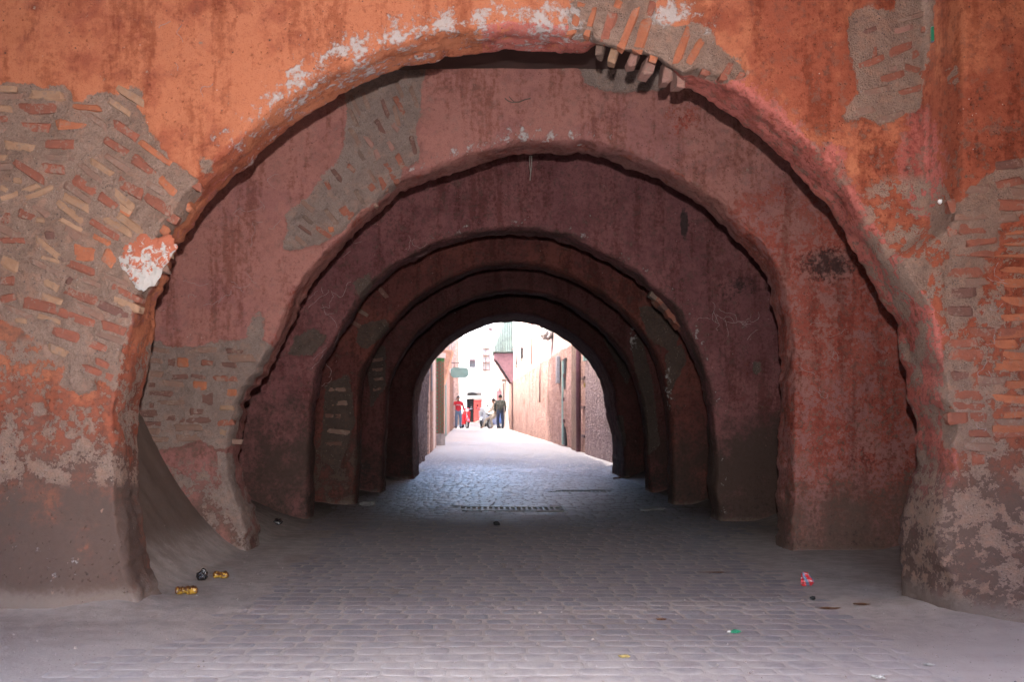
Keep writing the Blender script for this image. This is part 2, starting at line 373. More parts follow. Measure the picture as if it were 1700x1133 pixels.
_bv = []
def brick_meshes():
    for k in range(10):
        bm = bmesh.new(); bmesh.ops.create_cube(bm, size=1.0)
        bmesh.ops.bevel(bm, geom=list(bm.edges), offset=.13, segments=1, affect='EDGES')
        r = random.Random(k+50)
        for v in bm.verts:
            v.co += Vector((r.uniform(-.06, .06), r.uniform(-.05, .05), r.uniform(-.16, .16)))
        me = bpy.data.meshes.new("brick"); bm.to_mesh(me); bm.free(); _bv.append(me)
brick_meshes()
_bcache = {}
def add_brick(parent, pts, seg, th, col, proud=.006, depth=.05, sink=None, y=None):
    """seg = (x1,y1,x2,y2) px on the parent's face"""
    x1, y1, x2, y2 = seg; cx, cy = (x1+x2)/2, (y1+y2)/2
    if y is None:
        ysm = sorted(float(pts[2][int(np.argmin((pts[0]-qx)**2+(pts[1]-qy)**2))][1]) for qx, qy in ((cx, cy), (x1*.8+cx*.2, y1*.8+cy*.2), (x2*.8+cx*.2, y2*.8+cy*.2)))
        yy = ysm[1] if ysm[2]-ysm[0] < .03 else .6*ysm[1]+.4*ysm[2]
        proud += .0032
    else: yy = y
    a, b = at(x1, y1, yy), at(x2, y2, yy); c = (a+b)/2
    Lg = max((b-a).length, .012); H = th*yy/F
    k = rnd.randrange(len(_bv)); key = (k, col)
    if key not in _bcache:
        me = _bv[k].copy(); me.materials.append(M_brick[col]); _bcache[key] = me
    o = bpy.data.objects.new("brick", _bcache[key]); link(o, parent)
    o.location = (c.x, yy-proud+depth/2, c.z); o.scale = (Lg, depth, H)
    k2 = 3.5 if y is not None else 1
    o.rotation_euler = (rnd.uniform(-.03, .03)*k2, -math.atan2(b.z-a.z, b.x-a.x)+rnd.uniform(-.05, .05)*k2, rnd.uniform(-.04, .04)*k2)
    return o
def zoomed(lst, ox, oy, s):
    return [((ox+a/s, oy+b/s, ox+c/s, oy+d/s), th/s, col) for a, b, c, d, th, col in lst]

def chalk(parent, pts, px0, py0, wpx, hpx, n, seed, mat, w=.0016):
    r = random.Random(seed); m = MB()
    for k in range(n):
        x, y = px0+r.uniform(-wpx, wpx), py0+r.uniform(-hpx, hpx); a = r.uniform(0, 6.28); pl = []
        for q in range(r.randint(5, 12)):
            i = int(np.argmin((pts[0]-x)**2+(pts[1]-y)**2)); yy = float(pts[2][i][1])-.0025
            pl.append(at(x, y, yy)); a += r.gauss(0, .5); st = r.uniform(2.5, 5.5); x += math.cos(a)*st; y += math.sin(a)*st
        for p, q_ in zip(pl, pl[1:]):
            d = (q_-p); nrm = Vector((-d.z, 0, d.x)).normalized()*w*r.uniform(.5, 1.1)
            m.add([p-nrm, q_-nrm, q_+nrm, p+nrm, p-nrm+Vector((0,.003,0)), q_-nrm+Vector((0,.003,0)), q_+nrm+Vector((0,.003,0)), p+nrm+Vector((0,.003,0))],
                  [(0,1,2,3),(0,4,5,1),(2,6,7,3)])
    o = m.build("chalk_scratches", mat, parent); o["kind"] = "stuff"; return o
M_chalk = plain("chalk", (.27, .20, .20), .95, .2, 40)

# ---- arch 1 (nearest)
prof1 = [(287,1040),(284,1005),(265,981),(251,941),(243,894),(236,837),(231,786),(231,749),(231,689),(241,632),(255,571),(262,538),(260,514),(262,496),
 (272,484),(270,475),(283,462),(279,452),(290,440),(284,432),(300,418),(294,408),(309,398),(306,388),(324,378),(326,367),(342,347),(392,294),(436,252),(503,194),(565,158),(644,122),(728,97),(795,88),(845,84),(896,87),(946,92),(974,92),
 (981,80,983,72),(1000,74,1003,76),(1030,78,1038,84),(1060,86,1070,92),(1090,97,1098,100),(1115,110,1120,112),(1127,128,1135,122),(1136,144),
 (1180,171),(1231,208),(1271,237),(1308,270),(1338,304),(1368,342),(1392,379),(1405,403),(1432,447),(1452,487),(1482,531),(1488,560),(1495,600),(1502,625),(1508,648),(1503,666),(1516,684),(1521,715),(1514,753),(1520,772),(1503,813),(1493,864),(1492,904),(1497,937),(1494,974),(1496,1001),(1500,1045)]
patch1 = [
 [(-400,120),(0,135),(45,136),(70,146),(105,143),(118,155),(125,170),(150,167),(150,157),(165,150),(195,160),(210,147),(225,140),(237,148),(235,165),(228,178),(237,185),(250,215),(260,240),(292,272),(318,290),(330,300),(345,345),(325,372),(300,410),(285,440),(265,480),(250,500),(222,500),(213,540),(203,590),(196,650),(150,625),(100,600),(75,580),(40,548),(0,530),(-400,520)],
 [(958,-60),(945,30),(940,60),(975,75),(990,110),(1136,175),(1140,124),(1205,141),(1240,122),(1232,96),(1198,76),(1180,50),(1156,38),(1120,42),(1088,36),(1094,-60)],
 [(1495,-80),(1487,10),(1468,17),(1448,12),(1423,14),(1409,25),(1408,58),(1415,93),(1423,126),(1425,151),(1413,171),(1400,194),(1411,200),(1435,192),(1464,208),(1487,202),(1506,186),(1530,175),(1536,136),(1526,120),(1543,109),(1545,78),(1553,48),(1553,-80)],
 [(1900,240),(1700,262),(1640,289),(1614,310),(1606,331),(1569,338),(1545,326),(1542,387),(1577,411),(1569,472),(1569,525),(1580,548),(1614,533),(1632,493),(1638,430),(1664,408),(1661,376),(1700,355),(1900,340)],
 [(1566,572),(1580,562),(1614,564),(1616,646),(1643,672),(1659,709),(1648,746),(1606,752),(1566,746),(1563,699)],
 [(1485,440),(1515,425),(1548,436),(1545,480),(1505,487)],
 [(115,590),(150,610),(165,650),(130,660),(95,640)],[(330,260),(350,262),(356,285),(336,290)],
 [(48,665),(70,668),(75,690),(55,692)], [(1575,105),(1592,108),(1596,135),(1578,142)],
]
def yoff1(X, Z):
    lo = sstep(1.25, 1.5, Z)
    a, b = 1.45+.25*lo, 1.62+.12*lo
    t = np.clip((X-a)/(b-a), 0, 1); r = t*t*(3-2*t)
    base = sstep(.55, 0., Z)**2
    lf = sstep(-1.36, -1.62, X)
    return -(.07+.165*lo)*r-.12*base*lf-.32*base*sstep(1.62, 1.9, X)
def fields1(c, a):
    px, py, K, d = c["px"], c["py"], c["K"], c["d"]
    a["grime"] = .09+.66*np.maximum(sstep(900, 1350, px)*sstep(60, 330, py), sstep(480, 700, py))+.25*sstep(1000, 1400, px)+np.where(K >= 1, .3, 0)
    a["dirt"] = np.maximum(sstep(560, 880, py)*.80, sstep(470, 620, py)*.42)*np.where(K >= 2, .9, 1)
    a["dirt"] = np.maximum(a["dirt"], ell(c, 30, 575, 90, 70)*.5)
    a["dirt"] = np.where((K >= 1) & (px < 600) & (py > 430), np.maximum(a["dirt"], .36), a["dirt"])
    a["wear"] = np.maximum(sstep(520, 620, py)*sstep(330, 230, px)*.95*sstep(860,740,py), sstep(420, 520, py)*sstep(1480, 1560, px)*.62)
    a["wear"] = np.maximum(a["wear"], .55*sstep(230, 330, py)*sstep(1350, 1480, px))
    sof = np.where(K >= 1, 1.0, 0)
    a["pink"] = np.maximum(sof*np.where(px > 800, .75, .42), 0)
    a["pink"] = np.maximum(a["pink"], sstep(.16, .0, d)*sstep(1050, 1250, px)*.62)
    a["pink"] = np.maximum(a["pink"], ell(c, 1535, 280, 60, 150)*.85); a["pink"] = np.maximum(a["pink"], sstep(1450, 1560, px)*sstep(420, 560, py)*.42)
    a["pink"] = np.maximum(a["pink"], ell(c, 1375, 262, 52, 45)*.8)
    a["pink"] = np.maximum(a["pink"], sstep(480, 560, py)*sstep(1470, 1500, px)*sstep(1640, 1560, px)*.6)
    crown = sstep(290, 430, px)*sstep(1020, 940, px)*sstep(430,320,py)
    a["flake"] = np.where(K <= 1, np.exp(-((d-.045)/.095)**2)*.54*crown, .36*crown)
    a["flake"] = np.maximum(a["flake"], ell(c, 1120, 20, 60, 34)*.62)
    a["flake"] = np.maximum(a["flake"], ell(c, 1185, 72, 38, 40)*.42)
    a["flake"] = np.maximum(a["flake"], ell(c, 952, 30, 22, 50)*.60); a["flake"] = np.maximum(a["flake"], ell(c, 90, 915, 170, 70)*.24)
    a["flake"] = np.maximum(a["flake"], ell(c, 945, 62, 60, 14)*.6)
    a["blackening"] = np.maximum(ell(c, 1400, 240, 120, 60)*.30, sstep(930, 1000, py)*.25)
    a["blackening"] = np.maximum(a["blackening"], sstep(1150, 1500, px)*sstep(560, 300, py)*.27)  # darkens the right side of the face, stronger towards the top
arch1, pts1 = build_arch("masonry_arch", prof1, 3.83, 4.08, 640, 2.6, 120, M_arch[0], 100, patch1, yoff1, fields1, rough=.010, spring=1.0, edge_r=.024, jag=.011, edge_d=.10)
tag(arch1, "nearest orange plastered arch framing the view, bricks bared on its left pier and crown", "arch", "plastered arches over the covered passage")
B1 = zoomed([(115,280,440,285,75,'r'),(570,270,790,285,45,'o'),(115,435,390,435,75,'r'),(430,400,690,430,65,'o'),(25,570,270,595,65,'t'),(345,570,615,570,85,'r'),
 (890,390,1080,520,75,'r'),(1090,540,1330,710,50,'o'),(810,520,1010,655,70,'r'),(1025,665,1220,800,70,'r'),(110,700,340,860,60,'r'),(310,740,510,775,65,'r'),(700,690,880,800,50,'t'),
 (580,830,750,945,75,'r'),(765,955,920,1060,75,'r'),(910,840,1120,965,80,'r'),(1135,975,1340,1100,80,'r'),(1250,830,1370,950,65,'o'),(1385,960,1500,1080,65,'o'),
 (0,1000,150,945,40,'t'),(165,940,310,890,40,'t'),(190,1000,420,900,45,'t'),(480,960,700,1080,55,'t'),(920,1050,1030,1095,45,'t'),(0,900,60,930,45,'t'),(100,850,170,850,40,'t')], 0, 120, 4.722)
B1 += zoomed([(0,85,65,90,70,'r'),(115,50,235,90,55,'r'),(240,100,300,110,30,'t'),(0,240,170,240,45,'r'),(300,205,370,205,60,'d'),(400,100,550,170,35,'t'),(680,80,890,210,45,'t'),(0,370,130,430,70,'t'),
 (205,480,395,560,60,'t'),(0,515,100,515,60,'r'),(440,575,650,660,60,'r'),(660,665,870,750,60,'d'),(720,540,945,635,50,'r'),(145,645,380,715,60,'r'),(390,720,630,800,60,'r'),(675,805,845,850,60,'r'),
 (355,850,540,905,65,'r'),(550,910,720,970,60,'r'),(0,640,120,615,60,'r'),(100,775,185,790,35,'t'),(320,960,530,1030,55,'t'),(635,1050,740,1090,45,'r'),(620,205,740,270,40,'o'),(930,70,1130,190,60,'o'),
 (1050,20,1190,110,60,'r'),(770,10,880,60,55,'o'),(270,350,410,390,30,'t'),(480,320,640,330,105,'o'),(690,330,775,390,90,'o'),(450,500,480,520,50,'d')], 0, 340, 4.047)
B1 += zoomed([(235,0,135,290,60,'o'),(345,50,265,295,55,'o'),(550,0,510,60,50,'o'),(500,90,410,340,65,'r'),(680,60,560,400,70,'o'),(830,0,790,140,60,'r'),(770,150,690,430,90,'o'),(930,180,820,500,70,'o'),
 (1140,180,1000,520,60,'o'),(1240,310,1120,520,60,'o'),(1340,460,1240,620,70,'r'),(1470,520,1390,660,60,'r'),(1570,600,1520,680,60,'r')], 920, 0, 5.0)
B1 += zoomed([(230,280,340,230,45,'d'),(430,280,640,230,45,'p'),(420,450,660,370,75,'r'),(640,480,800,390,70,'r'),(560,570,720,600,55,'r'),(440,590,510,590,50,'p'),(290,440,340,440,80,'r'),(720,250,790,240,50,'r')], 1390, 0, 5.15)
B1 += zoomed([(560,175,755,155,45,'r'),(260,310,500,305,70,'r'),(510,303,755,300,70,'r'),(170,470,335,460,55,'r'),(345,455,520,450,60,'r'),(300,600,570,595,60,'r'),(270,725,500,720,55,'r'),(270,860,450,850,60,'d'),(260,970,440,975,60,'d'),
 (180,620,260,620,45,'r'),(20,745,100,700,50,'r'),(560,60,755,40,50,'d')], 1500, 260, 3.777)
B1 += zoomed([(400,45,570,45,60,'r'),(580,48,755,45,60,'r'),(280,185,520,190,65,'r'),(300,440,500,440,50,'r'),(250,585,400,585,65,'r'),(410,582,530,580,60,'r'),(300,320,420,310,50,'d'),(420,840,520,840,70,'r')], 1500, 540, 3.777)
for seg, th, col in B1:
  if seg[0] > 1500 and seg[1] > 255: seg = (max(seg[0], 1574), *seg[1:])
  if seg[2]-seg[0] > 6 or seg[0] < 1500: add_brick(arch1, pts1, seg, th*1.06, col, proud=.0018 if seg[0] < 1500 else .001)
for yy_ in (382,400,420,445,470,500,528,556,590,612,640,664,690,712):     # rows that show through the red paint at the right edge
    o = add_brick(arch1, pts1, (1655+rnd.uniform(-12,12), yy_, 1712, yy_+rnd.uniform(-3,3)), 15, 'o', proud=.0005)
def fill_bricks(parent, pts, poly, existing, n, ang_fn, seed, size=(46, 11), cols="mmmrt", tries=5000):
    r_ = random.Random(seed); taken = [((a+c)/2, (b+d)/2, math.hypot(c-a, d-b)/2, math.atan2(d-b, c-a), th) for (a, b, c, d), th, _ in existing]
    P = np.array(poly); lo = P.min(0); hi = P.max(0); made = 0
    for _ in range(tries):
        if made >= n: break
        x, y = r_.uniform(max(lo[0], -20), min(hi[0], 1720)), r_.uniform(max(lo[1], 0), min(hi[1], 1000))
        if poly_sd(np.array([x]), np.array([y]), poly)[0] < 8: continue
        j_ = int(np.argmin((pts[0]-x)**2+(pts[1]-y)**2))
        if pts[2][j_][1] > np.median(pts[2][:, 1])+.03: continue
        a = ang_fn(x, y)+r_.gauss(0, .05); h = size[0]*r_.uniform(.45, .62)
        ok = True
        for (tx, ty, tl, ta, tth) in taken:
            dx, dy = x-tx, y-ty; u = abs(dx*math.cos(ta)+dy*math.sin(ta)); v_ = abs(-dx*math.sin(ta)+dy*math.cos(ta))
            if u < tl+h+2 and v_ < tth*.5+size[1]*.5+2.5: ok = False; break
        if not ok: continue
        th = size[1]*r_.uniform(.8, 1.2); taken.append((x, y, h, a, th)); made += 1
        add_brick(parent, pts, (x-h*math.cos(a), y-h*math.sin(a), x+h*math.cos(a), y+h*math.sin(a)), th, r_.choice(cols), proud=.0012)
def ang1(x, y):
    if y < 300 and x < 150: return 0.05
    return .62 if y < 430 else (.42 if y < 520 else .30)
fill_bricks(arch1, pts1, patch1[0], B1, 46, ang1, 1, (52, 12))
fill_bricks(arch1, pts1, patch1[2], B1, 7, lambda x, y: -.25, 2, (44, 11))
fill_bricks(arch1, pts1, [(p[0] if p[0] > 1580 else 1580, p[1]) for p in patch1[3]], B1, 10, lambda x, y: -.02, 3, (50, 13), "mmr")
fill_bricks(arch1, pts1, [(1590,560),(1700,560),(1700,760),(1590,760)], B1, 12, lambda x, y: 0, 4, (56, 13), "mro")
# teeth of the broken ring
for (a,b,c2,d2,th,col) in [(402,345,385,450,60,'g'),(512,375,500,515,75,'t'),(690,420,640,540,70,'p'),(805,480,768,622,80,'p'),(965,520,925,678,85,'p'),(1050,590,1040,718,80,'p')]:
    s_ = 5.0; add_brick(arch1, pts1, (920+a/s_, b/s_-6, 920+c2/s_, d2/s_), th/s_, col, depth=.09, y=4.0)
# lump of white and red daubed plaster by the springing
def lump(name, parent, poly, pts, th, mat, seed, n=26):
    cx = sum(p[0] for p in poly)/len(poly); cy = sum(p[1] for p in poly)/len(poly)
    P = np.array(poly+[poly[0]], float); s = np.r_[0, np.cumsum(np.hypot(*np.diff(P, axis=0).T))]
    tt = np.linspace(0, s[-1], 160)[:-1]; bx = np.interp(tt, s, P[:, 0]); by = np.interp(tt, s, P[:, 1])
    jr = 1+.13*fbm(np.cos(tt/s[-1]*6.283), np.sin(tt/s[-1]*6.283), 0*tt, 2.5, 4, seed+2); bx = cx+(bx-cx)*jr; by = cy+(by-cy)*jr
    ins = poly_sd(pts[0], pts[1], poly) > 0; y0 = float(np.percentile(pts[2][ins][:, 1], 30))+.008
    V = []; nr = 14
    for k in range(nr+1):
        q = k/nr; qx = cx+(bx-cx)*q; qy = cy+(by-cy)*q
        p = np.stack([(qx-VX)*y0/F, qx*0, EYE+(VY-qy)*y0/F], -1)
        h = th*np.sqrt(np.clip(1-q**3, 0, 1))
        p[:, 1] = y0-h-fbm(p[:, 0], 0*qx, p[:, 2], 30, 4, seed)*.008*(1-q**4)-fbm(p[:, 0], 0*qx, p[:, 2], 110, 2, seed)*.002
        V.append(np.vstack([p, p[:1]]))
    return grid_obj(name, np.array(V), mat, parent=parent)
t = NT("daubed_lime"); n_ = t.noise(30, 7, .7, dist=.8); z_ = t.n("ShaderNodeSeparateXYZ"); t.set(z_.inputs[0], t.pos)
msk = t.ramp(t.add(n_, t.mul(t.add(z_.outputs[2], -1.33), 1.2)), .49, .55)
M_daub = t.done(t.mix(msk, (.40, .38, .37), (.36, .115, .068)), .9, t.bump(t.add(n_, t.noise(120)), .6, .006))
lp = lump("plaster_lump", arch1, [(205,405),(235,392),(262,390),(288,388),(293,405),(284,430),(272,455),(258,472),(237,488),(226,478),(208,455),(195,430)], pts1, .015, M_daub, 5)
lp["label"] = "lump of white lime plaster daubed with red paint"
chalk(arch1, pts1, 1650, 590, 22, 130, 9, 3, M_chalk, .0012)
chalk(arch1, pts1, 420, 90, 260, 70, 4, 4, M_chalk, .0007)

# ---- arch 2
prof2 = [(436,940),(431,907),(427,890),(433,877),(426,860),(418,830),(404,793),(399,753),(402,735),(405,715),(403,700),(412,686),(409,672),(420,660),(418,650),(432,640),(430,632),(446,620),(444,612),(458,600),(470,578),(483,544),(503,497),(523,467),(570,416),(604,378),(654,332),(662,322),(728,299),(795,273),(862,258),(912,257),(963,257),(1020,270),(1080,295),(1128,322),(1174,351),(1187,366),(1231,408),(1264,450),(1281,491),(1290,538),(1294,605),(1293,672),(1292,749),(1288,854),(1289,927),(1290,960)]
patch2 = [
 [(574,150),(575,207),(571,236),(561,268),(537,289),(513,326),(473,356),(478,372),(470,414),(500,414),(526,406),(545,398),(570,385),(600,350),(658,316),(669,279),(696,268),(695,236),(689,212),(698,191),(699,146),(720,80),(640,60)],
 [(235,563),(265,566),(278,577),(323,575),(356,569),(391,565),(411,563),(414,540),(421,528),(430,518),(440,528),(437,565),(470,590),(448,630),(400,700),(400,740),(360,745),(330,730),(300,742),(230,750)],
 [(956,100),(970,140),(1010,152),(1100,150),(1110,120),(1050,60),(960,60)],
 [(360,750),(430,760),(440,840),(400,900),(370,830)],
]
def fields2(c, a):
    px, py, K, d = c["px"], c["py"], c["K"], c["d"]
    a["grime"] = .30+.45*sstep(560, 720, py)+.2*sstep(900, 1300, px)+np.where(K >= 1, .2, 0)
    a["dirt"] = np.maximum(sstep(640, 930, py)*.80, np.where(K >= 2, .22, 0))
    a["dirt"] = np.maximum(a["dirt"], sstep(560, 700, py)*sstep(500, 400, px)*.3)
    a["pink"] = np.maximum(np.where(K >= 1, .40, 0), sstep(1050, 1250, px)*sstep(150, 420, py)*.55)
    a["pink"] = np.maximum(a["pink"], ell(c, 1140, 200, 60, 60)*.5)
    a["blackening"] = np.maximum(ell(c, 1375, 440, 90, 50)*.68, sstep(760, 930, py)*.42)
    a["blackening"] = np.maximum(a["blackening"], ell(c, 1440, 760, 80, 90)*.4)
    crown = sstep(640, 760, px)*sstep(1120, 960, px)
    a["flake"] = np.where(K <= 1, np.exp(-((d-.045)/.06)**2)*.40*crown, .10*crown)
    a["flake"] = np.maximum(a["flake"], ell(c, 867, 224, 22, 18)*.62)
    a["flake"] = np.maximum(a["flake"], ell(c, 950, 224, 20, 16)*.62)
    a["flake"] = np.maximum(a["flake"], ell(c, 690, 275, 40, 18)*.42)
    a["wear"] = np.maximum(.5*sstep(700, 800, py)*sstep(520, 420, px), sstep(840,900,py)*.3)
arch2, pts2 = build_arch("masonry_arch", prof2, 5.39, 5.65, 560, 1.7, 80, M_arch[1], 200, patch2, None, fields2, rough=.012, spring=1.05, edge_r=.024, jag=.013, edge_d=.10)
tag(arch2, "second arch from the front, dusky red, with hanging wire at its crown", "arch", "plastered arches over the covered passage")
B2 = zoomed([(735,150,795,255,35,'r'),(745,515,800,600,40,'r'),(670,560,755,700,40,'r'),(640,640,680,750,40,'r'),(575,705,610,740,40,'r'),(480,730,560,840,30,'g'),(440,580,490,620,35,'r'),(300,675,335,735,30,'r'),(220,950,330,1035,30,'r'),
 (320,990,360,980,40,'o'),(500,490,550,550,28,'g'),(610,480,640,545,30,'p'),(540,380,600,470,30,'p'),(720,320,760,370,28,'p'),(690,430,730,490,30,'p'),(400,850,470,920,60,'r'),(160,900,220,950,25,'g')], 460, 120, 3.777)
B2 += zoomed([(250,325,315,325,70,'d'),(325,320,425,320,85,'o'),(520,320,690,330,50,'r'),(700,335,840,350,40,'d'),(280,445,430,440,40,'d'),(440,435,620,455,40,'d'),(640,455,850,460,60,'r'),(460,520,575,520,75,'o'),(670,580,850,580,60,'o'),
 (540,640,640,640,100,'d'),(690,710,820,706,40,'t'),(425,740,565,740,60,'d'),(650,840,815,835,55,'r'),(690,915,750,920,50,'t'),(740,220,900,230,40,'d'),(80,510,140,515,40,'d'),(90,690,130,690,50,'d'),(230,800,320,800,45,'d')], 230, 540, 5.148)
for seg, th, col in B2: add_brick(arch2, pts2, seg, th, col, proud=.0015, depth=.06)
fill_bricks(arch2, pts2, patch2[0], B2, 22, lambda x, y: math.atan2(y-690, x-860)+0.0, 5, (32, 8), "mmmd")
fill_bricks(arch2, pts2, [(min(p[0], 412), p[1]) for p in patch2[1]], B2, 20, lambda x, y: .03, 6, (42, 10), "mmd")
chalk(arch2, pts2, 420, 400, 40, 90, 12, 11, M_chalk, .0009)
chalk(arch2, pts2, 330, 470, 60, 70, 4, 12, M_chalk, .0011)
chalk(arch2, pts2, 1365, 600, 25, 60, 5, 13, M_chalk, .0012)

# ---- arch 3
prof3 = [(519,900),(521,862),(523,854),(523,749),(527,672),(534,640),(531,628),(543,598),(570,558),(610,494),(661,447),(728,414),(795,395),(845,390),(895,393),(946,405),(996,429),(1046,459),(1083,491),(1090,502),(1100,505),(1104,516),(1114,520),(1116,532),(1126,540),(1130,561),(1150,598),(1165,638),(1172,685),(1174,749),(1174,820),(1182,845),(1178,862),(1182,900)]
patch3 = [[(488,560),(520,545),(545,560),(520,590),(478,590)], [(1250,600),(1262,602),(1263,620),(1252,622)], [(585,470),(612,455),(622,480),(600,500)]]
def fields3(c, a):
    px, py, K, d = c["px"], c["py"], c["K"], c["d"]
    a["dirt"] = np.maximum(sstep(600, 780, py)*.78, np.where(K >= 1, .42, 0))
    a["dirt"] = np.maximum(a["dirt"], sstep(620, 680, py)*sstep(600, 480, px)*.6)
    a["pink"] = np.maximum(sstep(730, 800, py)*sstep(1100, 1200, px)*.55, sstep(1120, 1220, px)*.34)
    a["blackening"] = np.maximum.reduce([ell(c, 1136, 370, 10, 34)*1.2, ell(c, 1225, 480, 60, 45)*.5, sstep(690, 880, py)*.44, np.where(K >= 1, .14, 0)])
    a["flake"] = np.where(K <= 1, np.exp(-((d-.05)/.05)**2)*.27, 0)*sstep(600, 700, px)
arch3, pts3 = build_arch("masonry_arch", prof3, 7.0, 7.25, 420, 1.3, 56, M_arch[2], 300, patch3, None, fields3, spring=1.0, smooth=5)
tag(arch3, "third arch from the front, mauve, with a black burn mark on its right shoulder", "arch", "plastered arches over the covered passage")
for q in range(7):
    add_brick(arch3, pts3, (1078+q*9, 486+q*9.5, 1092+q*8, 497+q*9.5), 9, rnd.choice('rgd'), depth=.12, y=7.15)
chalk(arch3, pts3, 1220, 535, 42, 16, 16, 21, M_chalk, .0014)
chalk(arch3, pts3, 530, 500, 22, 20, 9, 22, M_chalk, .0013)
chalk(arch3, pts3, 640, 400, 60, 30, 5, 23, M_chalk, .0012)
chalk(arch3, pts3, 545, 600, 12, 40, 5, 24, M_chalk, .0012)

# ---- arch 4
prof4 = [(592,870),(596,836),(600,750),(602,705),(603,638),(614,605),(634,568),(661,533),(694,501),(744,471),(795,450),(845,444),(895,449),(946,464),(996,494),(1036,528),(1070,568),(1090,611),(1100,658),(1105,705),(1108,750),(1108,850),(1112,880)]
patch4 = [[(596,540),(640,530),(650,550),(610,580),(590,570)], [(1060,510),(1100,505),(1128,560),(1120,590),(1075,560)], [(540,640),(580,620),(590,700),(560,790),(530,760)], [(1105,590),(1130,570),(1140,600),(1110,660)]]
def fields4(c, a):
    px, py, K, d = c["px"], c["py"], c["K"], c["d"]
    a["dirt"] = np.maximum(sstep(640, 760, py)*.6, np.where(K >= 1, .3, 0)); a["blackening"] = np.maximum(sstep(690, 820, py)*.42, np.where(K >= 1, .2, 0))
    a["pink"] = ell(c, 1000, 480, 120, 60)*.3; a["flake"] = ell(c, 1112, 640, 14, 60)*.42
    a["wear"] = sstep(660, 760, py)*sstep(700, 560, px)*.5
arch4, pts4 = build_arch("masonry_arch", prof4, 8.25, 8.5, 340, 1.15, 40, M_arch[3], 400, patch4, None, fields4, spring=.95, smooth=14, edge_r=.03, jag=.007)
tag(arch4, "fourth arch from the front, brownish red, with grey patch on its right shoulder", "arch", "plastered arches over the covered passage")
for q in range(9):
    a_ = math.radians(150-q*6); add_brick(arch4, pts4, (800+226*math.cos(a_)*1.03, 640-190*math.sin(a_)*1.03, 800+256*math.cos(a_), 640-216*math.sin(a_)), 7, rnd.choice('dgr'), depth=.05, proud=.004) if q in (0,1,3) else None
for q in range(5): add_brick(arch4, pts4, (540+rnd.uniform(-8,8), 650+q*22+rnd.uniform(-4,4), 566+rnd.uniform(-8,14), 650+q*22+rnd.uniform(-4,4)), 8, rnd.choice('ddm'), proud=.0)

# ---- arch 5
prof5 = [(638,850),(640,817),(642,750),(644,705),(647,645),(661,611),(677,578),(711,544),(754,514),(795,496),(845,488),(895,491),(929,502),(969,528),(1003,558),(1030,591),(1050,625),(1060,665),(1067,705),(1068,750),(1072,830),(1073,860)]
patch5 = [[(1045,560),(1065,560),(1085,640),(1095,740),(1075,760),(1070,690)], [(610,590),(640,570),(640,640),(615,680)]]
def fields5(c, a):
    px, py, K, d = c["px"], c["py"], c["K"], c["d"]
    a["dirt"] = np.maximum(sstep(660, 760, py)*.5, np.where(K >= 1, .25, 0)); a["blackening"] = np.maximum(sstep(680, 800, py)*.5, np.where(K >= 1, .2, 0))
    a["blackening"] = np.maximum(a["blackening"], ell(c, 1070, 700, 30, 70)*.6); a["flake"] = ell(c, 1050, 560, 14, 40)*.46
arch5, pts5 = build_arch("masonry_arch", prof5, 9.55, 9.8, 300, 1.05, 34, M_arch[4], 500, patch5, None, fields5, spring=.95, smooth=14, edge_r=.03, jag=.007)
tag(arch5, "fifth arch from the front, dull maroon, next before the exit arch", "arch", "plastered arches over the covered passage")
for q in range(4): add_brick(arch5, pts5, (616+rnd.uniform(-4,4), 600+q*16, 634+rnd.uniform(-4,4), 597+q*16), 6, 'd', proud=.0)

# ---- arch 6, deep exit arch
prof6 = [(695,810),(697,783),(696,760),(694,689),(697,651),(705,626),(722,598),(743,575),(765,560),(790,547),(818,538),(845,534),(877,537),(902,544),(923,555),(947,571),(968,590),(983,609),(995,630),(1002,655),(1004,677),(1008,702),(1015,719),(1017,760),(1016,783),(1018,810)]
patch6 = [[(1000,560),(1015,555),(1050,620),(1040,640),(1020,600)], [(1015,690),(1035,690),(1040,740),(1020,760)]]
def fields6(c, a):
    px, py, K, d = c["px"], c["py"], c["K"], c["d"]
    a["dirt"] = sstep(660, 760, py)*.5; a["blackening"] = np.maximum(sstep(690, 790, py)*.5, ell(c, 1020, 590, 40, 40)*.5)
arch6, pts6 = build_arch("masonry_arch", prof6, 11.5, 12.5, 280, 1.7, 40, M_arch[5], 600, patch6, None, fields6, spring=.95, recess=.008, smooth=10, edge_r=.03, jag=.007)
tag(arch6, "deep dark maroon exit arch opening onto the sunlit alley", "arch", "plastered arches over the covered passage")

